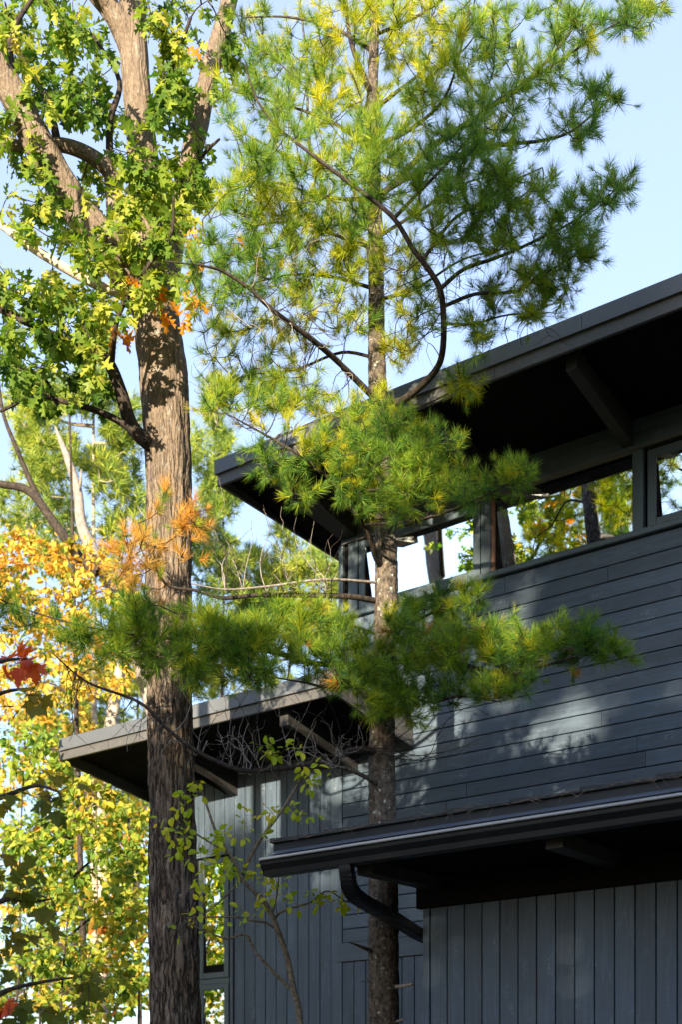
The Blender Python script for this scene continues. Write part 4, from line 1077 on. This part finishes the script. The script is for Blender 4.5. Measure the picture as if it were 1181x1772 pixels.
# maple at the left edge: its trunk stands outside the picture
mp_base = at(-190, 1940, 7.6); mp_base.z = -.1
mp = Tree('maple_tree', mp_base, 'shaded maple reaching in from the left edge with dark and red leaves', 'tree')
def mb_(pts, r0, r1, mat='twig', Y0=7.6, Y1=7.6, name='branch', sides=9):
    n_ = len(pts)
    mp.limb([at(x, y, Y0 + (Y1 - Y0) * i / (n_ - 1)) for i, (x, y) in enumerate(pts)], list(np.linspace(r0, r1, n_) * 7.6 / F), mat, sides, 6, name)
mb_([(-190, 2400), (-190, 1940), (-195, 1500), (-180, 1100), (-190, 600), (-170, 100), (-175, -300)], 40, 8, 'oak_bark', 7.6, 7.6, 'trunk', 20)
for pts in ([(-190, 1500), (-90, 1400), (0, 1380), (60, 1360), (100, 1370)], [(-190, 1700), (-80, 1620), (0, 1560), (60, 1560), (90, 1555)], [(-190, 1300), (-80, 1240), (0, 1200), (60, 1190)], [(-188, 1850), (-80, 1780), (0, 1720), (70, 1700), (140, 1690)], [(-185, 1250), (-80, 1180), (0, 1145), (50, 1140)], [(-190, 1900), (-80, 1900), (0, 1830), (60, 1800)]):
    mb_(pts, 8, 1.5)
T = []
for s in [(40, 1220, 50, 30, 7.6, .3, 7), (50, 1390, 60, 36, 7.6, .3, 9), (110, 1350, 30, 24, 7.6, .2, 3), (30, 1500, 50, 50, 7.6, .3, 12), (60, 1570, 50, 40, 7.6, .3, 10), (20, 1640, 40, 60, 7.6, .3, 10), (110, 1690, 60, 30, 7.6, .3, 7), (50, 1740, 60, 30, 7.6, .3, 8), (-60, 1500, 50, 250, 7.6, .5, 26), (140, 1740, 30, 24, 7.6, .2, 3)]:
    T += ell(*s)
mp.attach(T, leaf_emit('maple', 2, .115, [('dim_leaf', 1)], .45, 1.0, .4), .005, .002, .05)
mp.attach(ell(35, 1145, 40, 16, 7.6, .2, 5) + ell(10, 1750, 20, 14, 7.6, .1, 2), leaf_emit('maple', 4, .13, [('red_leaf', 1)], .4), .004, .002, .03)
mp.finish(LIBS, 300, 'leaf')

# ------------------------------------------------------------------ the wood behind, on the left
def far_pine(px, Y, ytop, label, ells, rpx, scale=1.3, mat='needles_far', lean=0, barkm='pale_bark', ybase=1940):
    b = at(px, 1940, Y); b.z = -.3
    t_ = Tree('background_pine', b, label, 'tree', 'pines in the wood behind')
    ys = [ytop + (1980 - ytop) * k / 6 for k in range(6, -1, -1)]
    pts = [at(px + lean * (1 - k / 6.0) * -1 + rng.uniform(-3, 3), ys[k], Y) for k in range(7)]
    pts[0].z = -.4
    t_.limb(pts, [rpx * Y / F * (1 - .85 * k / 6) for k in range(7)], barkm, 12, 8, 'trunk')
    T = []
    for s in ells: T += ell(*s[:6], int(s[6] * 3.0))
    # boughs
    base_skel = np.array(t_.skel)
    for s in ells:
        c = at(s[0], s[1], s[4])
        j = int(np.argmin(np.abs(base_skel[:, 2] - (c.z - .25 * abs(c.x - base_skel[0][0])))))
        a = base_skel[j]
        t_.limb([a, a * .5 + np.array(c) * .5 + np.array([0, 0, -.1]), np.array(c)], [.03, .02, .008], barkm, 6, 5)
    def em(tr, pts, d):
        for k in range(5):
            dd = d * .6 + rnd3(.6) + np.array([0, 0, .4]); dd /= np.linalg.norm(dd)
            p = pts[-1] if k == 0 else pts[rng.randrange(2, len(pts))] + dd * rng.uniform(.1, .25)
            tr.put('tuftfar', rng.randrange(3), frame_z(dd, rng.uniform(0, 6)) * scale * rng.uniform(.8, 1.2), p, mat)
    t_.attach(T, em, .010, .004, .05)
    t_.finish(LIBS, 200, 'needle_tuft', barkm)
far_pine(163, 19, 560, 'bright pine with a thin pale trunk, left of the big oak', [(60, 700, 60, 40, 19, .8, 16), (150, 680, 50, 40, 19, .8, 14), (220, 740, 40, 40, 19, .8, 12), (80, 790, 70, 40, 19, 1, 18), (190, 820, 50, 40, 19, 1, 14), (60, 880, 70, 40, 19, 1, 14), (220, 900, 40, 50, 19, 1, 10), (130, 960, 80, 40, 19, 1, 12), (160, 600, 40, 40, 19, .6, 8)], 9)
far_pine(385, 22, 640, 'pine behind the big oak, showing between oak and roof tip', [(360, 780, 40, 60, 22, .8, 16), (380, 860, 30, 40, 22, .8, 14), (350, 940, 50, 40, 22, 1, 14), (380, 1000, 50, 50, 22, 1, 12), (370, 700, 24, 40, 22, .6, 5)], 5, barkm='twig')
far_pine(500, 24, 860, 'yellow green pine filling the gap under the upper roof tip', [(440, 1000, 50, 50, 24, 1, 22), (520, 990, 50, 40, 24, 1, 18), (570, 1010, 30, 60, 24, 1, 12), (480, 1070, 90, 40, 24, 1, 28), (420, 1130, 60, 50, 24, 1, 16), (490, 930, 20, 20, 24, .5, 4), (560, 1090, 40, 40, 24, 1, 12), (440, 1200, 80, 40, 24, 1, 16)], 5, barkm='twig')
far_pine(240, 25, 1000, 'pale green pine low behind the wing roof corner', [(160, 1180, 60, 40, 25, 1, 16), (250, 1160, 60, 50, 25, 1, 18), (200, 1260, 80, 50, 25, 1, 22), (150, 1330, 60, 50, 25, 1, 16), (220, 1400, 70, 40, 25, 1, 16), (330, 1170, 50, 40, 25, 1, 14), (240, 1080, 40, 40, 25, 1, 8)], 5, barkm='twig')
def far_leafy(name, px, Y, ytop, label, ells, rpx, lib, size, mats, nleaf=6, bark='twig', lean=0, limbs=()):
    b = at(px, 1940, Y); b.z = -.3
    t_ = Tree(name, b, label, 'tree', 'leafy trees in the wood behind')
    pts = [at(px + lean * k / 5 + rng.uniform(-5, 5), 1985 + (ytop - 1985) * k / 5, Y) for k in range(6)]
    pts[0].z = -.4
    t_.limb(pts, [rpx * Y / F * (1 - .75 * k / 5) for k in range(6)], bark, 14, 8, 'trunk')
    for l in limbs:
        t_.limb([at(x, y, Y + dy) for x, y, dy, r in l], [r * Y / F for x, y, dy, r in l], bark, 9, 6)
    sk = np.array(t_.skel)
    for s in ells:
        c = np.array(at(s[0], s[1], s[4]))
        dv = np.abs(sk[:, 2] - (c[2] - .4 * np.linalg.norm(c[:2] - sk[0][:2])))
        a = sk[int(np.argmin(dv))]
        t_.limb([a, a * .5 + c * .5 + np.array([0, 0, .08]), c], [.018, .012, .005], bark, 5, 5)
    T = []
    for s in ells: T += ell(*s[:6], int(s[6] * 3.5))
    t_.attach(T, leaf_emit(lib, nleaf, size, mats, .35, 1.0, .25), .006, .002, .03)
    t_.finish(LIBS, 300, 'leaf', bark)
far_leafy('golden_maple', 150, 15.5, 700, 'golden orange leaved tree with dark curving limbs at the left', [(40, 960, 70, 50, 15.5, .8, 26), (140, 970, 60, 40, 15.5, .8, 16), (30, 1060, 70, 50, 15.5, .8, 24), (130, 1060, 70, 50, 15.5, .8, 24), (210, 1020, 40, 40, 15.5, .6, 10), (60, 1180, 80, 50, 15.5, .8, 20), (170, 1160, 60, 50, 15.5, .8, 12), (-60, 1000, 50, 120, 15.5, .8, 16)], 7, 'oval', .085, [('gold_leaf', .8), ('lime_leaf', .2)], 8, 'twig', -30,
          [[(170, 990, 0, 10), (140, 968, 0, 9), (90, 900, 0, 8), (50, 850, 0, 7), (0, 838, 0, 6), (-60, 830, 0, 5)], [(92, 905, 0, 7), (60, 850, 0, 5), (30, 780, 0, 4), (5, 715, 0, 3), (-5, 640, 0, 2)]])
far_leafy('lime_maple', 90, 13.5, 1300, 'slender yellow green tree at the lower left, in front of the pale trunk', [(60, 1300, 70, 50, 13.5, .8, 14), (150, 1400, 60, 50, 13.5, .8, 16), (60, 1450, 60, 50, 13.5, .8, 16), (200, 1480, 50, 50, 13.5, .8, 18), (110, 1540, 60, 50, 13.5, .8, 18), (200, 1580, 50, 50, 13.5, .8, 18), (90, 1650, 70, 50, 13.5, .8, 16), (190, 1680, 50, 50, 13.5, .8, 16), (140, 1740, 80, 40, 13.5, .8, 14)], 2.5, 'oval', .095, [('lime_leaf', 1)], 7, 'twig', 40)
far_leafy('lime_maple', 250, 17, 1250, 'yellow leaved tree close to the left side of the oak trunk', [(220, 1420, 50, 40, 17, .8, 16), (240, 1500, 40, 50, 17, .8, 14), (230, 1600, 40, 50, 17, .8, 14), (240, 1700, 40, 50, 17, .8, 14), (150, 1450, 60, 50, 17, .8, 14), (150, 1620, 60, 60, 17, .8, 14), (180, 1340, 60, 40, 17, .8, 12)], 2.5, 'oval', .10, [('lime_leaf', .8), ('gold_leaf', .2)], 7, 'twig', -30)
far_leafy('golden_sapling', 20, 18.5, 1150, 'gold and orange leaved tree at the far left edge, under the red leaves', [(30, 1230, 70, 50, 18.5, 1, 20), (110, 1260, 60, 50, 18.5, 1, 18), (20, 1340, 60, 50, 18.5, 1, 16), (90, 1330, 60, 50, 18.5, 1, 12), (30, 1480, 60, 60, 18.5, 1, 12), (30, 1600, 60, 60, 18.5, 1, 10), (90, 1700, 70, 50, 18.5, 1, 12), (100, 1160, 80, 40, 18.5, 1, 14)], 3, 'oval', .09, [('gold_leaf', .6), ('lime_leaf', .4)], 7, 'twig', 30)
far_leafy('green_tree', 120, 26, 1080, 'green leaved tree far back in the wood at the lower left', [(60, 1400, 90, 60, 26, 1.5, 18), (180, 1420, 80, 60, 26, 1.5, 18), (60, 1540, 90, 60, 26, 1.5, 18), (190, 1560, 80, 60, 26, 1.5, 18), (60, 1680, 90, 60, 26, 1.5, 18), (190, 1700, 80, 60, 26, 1.5, 18), (100, 1260, 100, 60, 26, 1.5, 14), (130, 1480, 130, 90, 27, 1, 26), (130, 1640, 130, 90, 27, 1, 30), (60, 1720, 90, 60, 27, 1, 16)], 3, 'oval', .17, [('lime_leaf', .55), ('oak_leaf', .45)], 8, 'twig', 20)
far_leafy('orange_tree', 60, 23, 900, 'orange and green tree behind the golden leaves at the left', [(50, 1080, 90, 60, 23, 1, 14), (150, 1120, 80, 60, 23, 1, 14), (60, 1200, 90, 60, 23, 1, 14), (30, 950, 60, 50, 23, 1, 8)], 3, 'oval', .13, [('gold_leaf', .6), ('oak_leaf', .4)], 8, 'twig', 20)
b = at(174, 1940, 20); b.z = -.3
asp = Tree('aspen_tree', b, 'sunlit pale trunk among the yellow leaves left of the oak', 'tree')
pp = [at(x, y, 20) for x, y in ((172, 1990), (173, 1772), (176, 1600), (174, 1470), (182, 1330), (200, 1200), (222, 1080), (225, 950))]; pp[0].z = -.4
asp.limb(pp, [r * 20 / F for r in (17, 16, 15, 14, 12, 10, 7, 4)], 'pale_bark', 16, 8, 'trunk')
asp.limb([at(176, 1490, 20), at(150, 1380, 20), at(120, 1300, 20)], [.06, .04, .02], 'pale_bark', 8, 5)
T = ell(170, 1250, 80, 60, 20, 1, 24) + ell(200, 1120, 70, 50, 20, 1, 18)
asp.attach(T, leaf_emit('oval', 6, .10, [('lime_leaf', 1)], .4), .006, .002, .03)
asp.finish(LIBS, 200, 'leaf')
b = at(300, 1940, 16.5); b.z = -.3
snag = Tree('dead_snag', b, 'bare grey dead stem curving up left of the oak trunk', 'dead tree')
pp = [at(x, y, 16.5) for x, y in ((300, 1990), (298, 1700), (285, 1350), (225, 1090), (158, 950), (140, 905), (134, 850), (117, 795), (104, 762), (95, 738))]; pp[0].z = -.4
snag.limb(pp, [r * 16.5 / F for r in (17, 16, 14, 13, 11, 9, 8, 6.5, 4, 1.5)], 'pale_twig', 12, 7, 'trunk')
snag.limb([at(134, 855, 16.5), at(139, 835, 16.4), at(140, 812, 16.4)], [.03, .02, .008], 'pale_twig', 7, 4)
snag.finish(LIBS, 0, 'leaf')

# ------------------------------------------------------------------ the wood behind the viewer: it shades the house and shows in the panes
SUN_GAPS = []  # openings cut in the unseen foliage to throw sun patches
for px, py, r in ((1040, 1215, .20), (1010, 1190, .14), (727, 1345, .20), (745, 1385, .12), (905, 1062, .14), (760, 1080, .2), (700, 1290, .1)):
    t_ = (px - CX) / F; Y_ = W1 / (VY + VX * t_)
    SUN_GAPS.append(((UX * t_ + UY) * Y_, (YH - py) * Y_ / F, r))
def shade_amount(u, z):
    """share of leaves kept, shaped for the shade and sun wanted on the long wall"""
    for u0, z0, r in SUN_GAPS:
        if abs(u - u0) < r and math.hypot(u - u0, (z - z0) * .6) < r: return 0.0
    if u < -9.8: return 0.0
    if u < -7.3:
        return 1.0 if z < 2.45 else (.42 if z < 3.15 else 0.0)
    if u < (-5.4 if z < 4.6 else -5.75):
        return 1.0 if z < 2.5 else (.36 if z < 3.4 else (.10 if z < 4.0 else 0.0))
    if u < -4.2 and 2.5 < z < 3.7: return .62

    return 1.0 if z < 6.4 else (.6 if z < 7.6 else .15)
def shade_tree(x, y, h, zlow, rad, n, lab):
    t_ = Tree('forest_tree', (x, y, -.2), lab, 'tree', 'trees behind the viewer')
    t_.limb([(x, y, -.3), (x + .1, y, h * .4), (x - .1, y + .1, h * .75), (x, y, h)], [.22, .18, .11, .03], 'oak_bark', 10, 6, 'trunk')
    for k in range(9):
        z = zlow + (h - zlow) * (k + .3) / 9; a = k * 2.4
        t_.limb([(x, y, z - .6), (x + math.cos(a) * rad * .5, y + math.sin(a) * rad * .4, z), (x + math.cos(a) * rad * .95, y + math.sin(a) * rad * .8, z + .5)], [.06, .04, .012], 'oak_bark', 6, 4)
    P = np.stack([x + nrng.normal(0, .48, n) * rad, y + nrng.uniform(-1, 1, n) * rad * .8, nrng.uniform(zlow, h, n)], 1)
    ts = np.array(TO_SUN)
    vv = P[:, 0] * VX + P[:, 1] * VY
    Q = P - ts[None, :] * ((W1 - vv) / -(ts[0] * VX + ts[1] * VY))[:, None]
    uu = Q[:, 0] * UX + Q[:, 1] * UY
    keep = np.zeros(n, bool)
    for i in range(n):
        S = shade_amount(uu[i], Q[i, 2] - ZC)
        keep[i] = S >= .9 or (S > 0 and .5 + mnoise.noise(Vector((uu[i] * 1.3 + 3, Q[i, 2] * 1.3, 0))) * .9 <= S * 1.25)
    P = P[keep]; m = len(P)
    D = nrng.normal(size=(m, 3)); D /= np.linalg.norm(D, axis=1)[:, None]
    X = cross(D, np.array([.1, .2, 1.0])); X /= np.linalg.norm(X, axis=1)[:, None]
    Z = cross(X, D)
    R = np.stack([X, D, Z], 2) * nrng.uniform(.30, .45, m)[:, None, None]
    V, Fs = SIMPLE[0]
    VV = np.einsum('nij,vj->nvi', R, V) + P[:, None, :]
    mb = MB(); mb.add(VV.reshape(-1, 3), (Fs[None] + (np.arange(m) * len(V))[:, None, None]).reshape(-1, Fs.shape[1]))
    mb.build('foliage', M['oak_leaf'], t_.root, t_.base, kind='stuff')
    t_.finish(LIBS, 0, 'leaf')
LB = 'tall leafy tree of the wood behind the viewer, outside the picture'
for x, y, h, zl, n_ in ((-13.5, -13, 8.5, 1.0, 4000), (-11.5, -15, 8.8, 1.0, 4200), (-9.6, -13, 9.0, 1.0, 4600), (-7.9, -15, 9.6, 1.0, 5200), (-4.9, -13, 14.5, .6, 9500), (-3.0, -15, 15, .6, 9500), (-1.2, -13, 15, .6, 9500), (.6, -15, 14, .6, 8500), (2.4, -13, 13, 1.0, 6000)):
    shade_tree(x, y, h, zl, 2.0, n_, LB)
# the trees mirrored in the clerestory
def side_tree(x, y, h, lab, seed, zlow=5, nt_=38, mats=None, spread=1.5):
    t_ = Tree('side_tree', (x, y, -.2), lab, 'tree', 'trees left of the viewer')
    t_.limb([(x, y, -.3), (x + .2, y, h * .35), (x - .1, y + .1, h * .7), (x + .1, y, h)], [.24, .20, .15, .05], 'oak_bark', 14, 8, 'trunk')
    for k in range(9):
        z = zlow + (h - zlow) * k / 9; a = k * 2.4 + seed
        t_.limb([(x, y, z - .5), (x + math.cos(a) * 1.2, y + math.sin(a) * 1.2, z + .1), (x + math.cos(a) * 2.6, y + math.sin(a) * 2.6, z + .9)], [.07, .045, .012], 'twig', 7, 5)
    T = [np.array([x + rng.gauss(0, spread), y + rng.gauss(0, spread), rng.uniform(zlow, h + .5)]) for _ in range(nt_)]
    t_.attach(T, leaf_emit('oak', 6, .17, mats or GRN, .5), .01, .003, .05)
    t_.finish(LIBS, 0, 'leaf')
side_tree(-8.2, 4.0, 15, 'leafy oak standing left of the viewer, mirrored in the middle clerestory pane', 0)
side_tree(-10.5, 6.5, 14, 'leafy oak farther left of the viewer, mirrored in the left clerestory pane', 1)
side_tree(-11.0, 11.0, 8, 'bushy yellow tree left of the viewer, mirrored in the tall wing window', 2, .6, 480, [('lime_leaf', .6), ('oak_leaf', .4)], 1.5)
side_tree(-14.0, 10.0, 9, 'dense gold tree left of the viewer, behind the bushy yellow one', 3, .6, 480, [('gold_leaf', .6), ('oak_leaf', .4)], 1.6)

# dry needles caught along the porch eave
mb = MB()
for _ in range(170):
    u = rng.uniform(PR0, PR1 - .1); k = rng.random() ** 2
    a = np.array([u, 6.812 - rng.uniform(0, .006), 1.932 + rng.uniform(-.004, .012)])
    d = np.array([rng.gauss(0, 1), -rng.uniform(0, .25), rng.gauss(-.12, .25)]); d /= np.linalg.norm(d)
    L = rng.uniform(.03, .11)
    w_ = np.array([0, .3, 1.0]) * .0012
    mb.add([a + w_, a - w_, a + d * L * .5 + np.array([0, 0, -.004]), a + d * L], [(0, 1, 2), (0, 2, 3)])
V = np.concatenate(mb.v)
litter = MB()
wpos = np.stack([UX * V[:, 0] + VX * V[:, 1], UY * V[:, 0] + VY * V[:, 1], V[:, 2] + ZC], 1)
litter.add(wpos, np.concatenate(mb.f))
lo = litter.build('pine_needle_litter', M['sap_bark'], None, None, kind='stuff')
lo['label'] = 'dry brown pine needles caught along the porch roof edge'
lo['category'] = 'leaf litter'
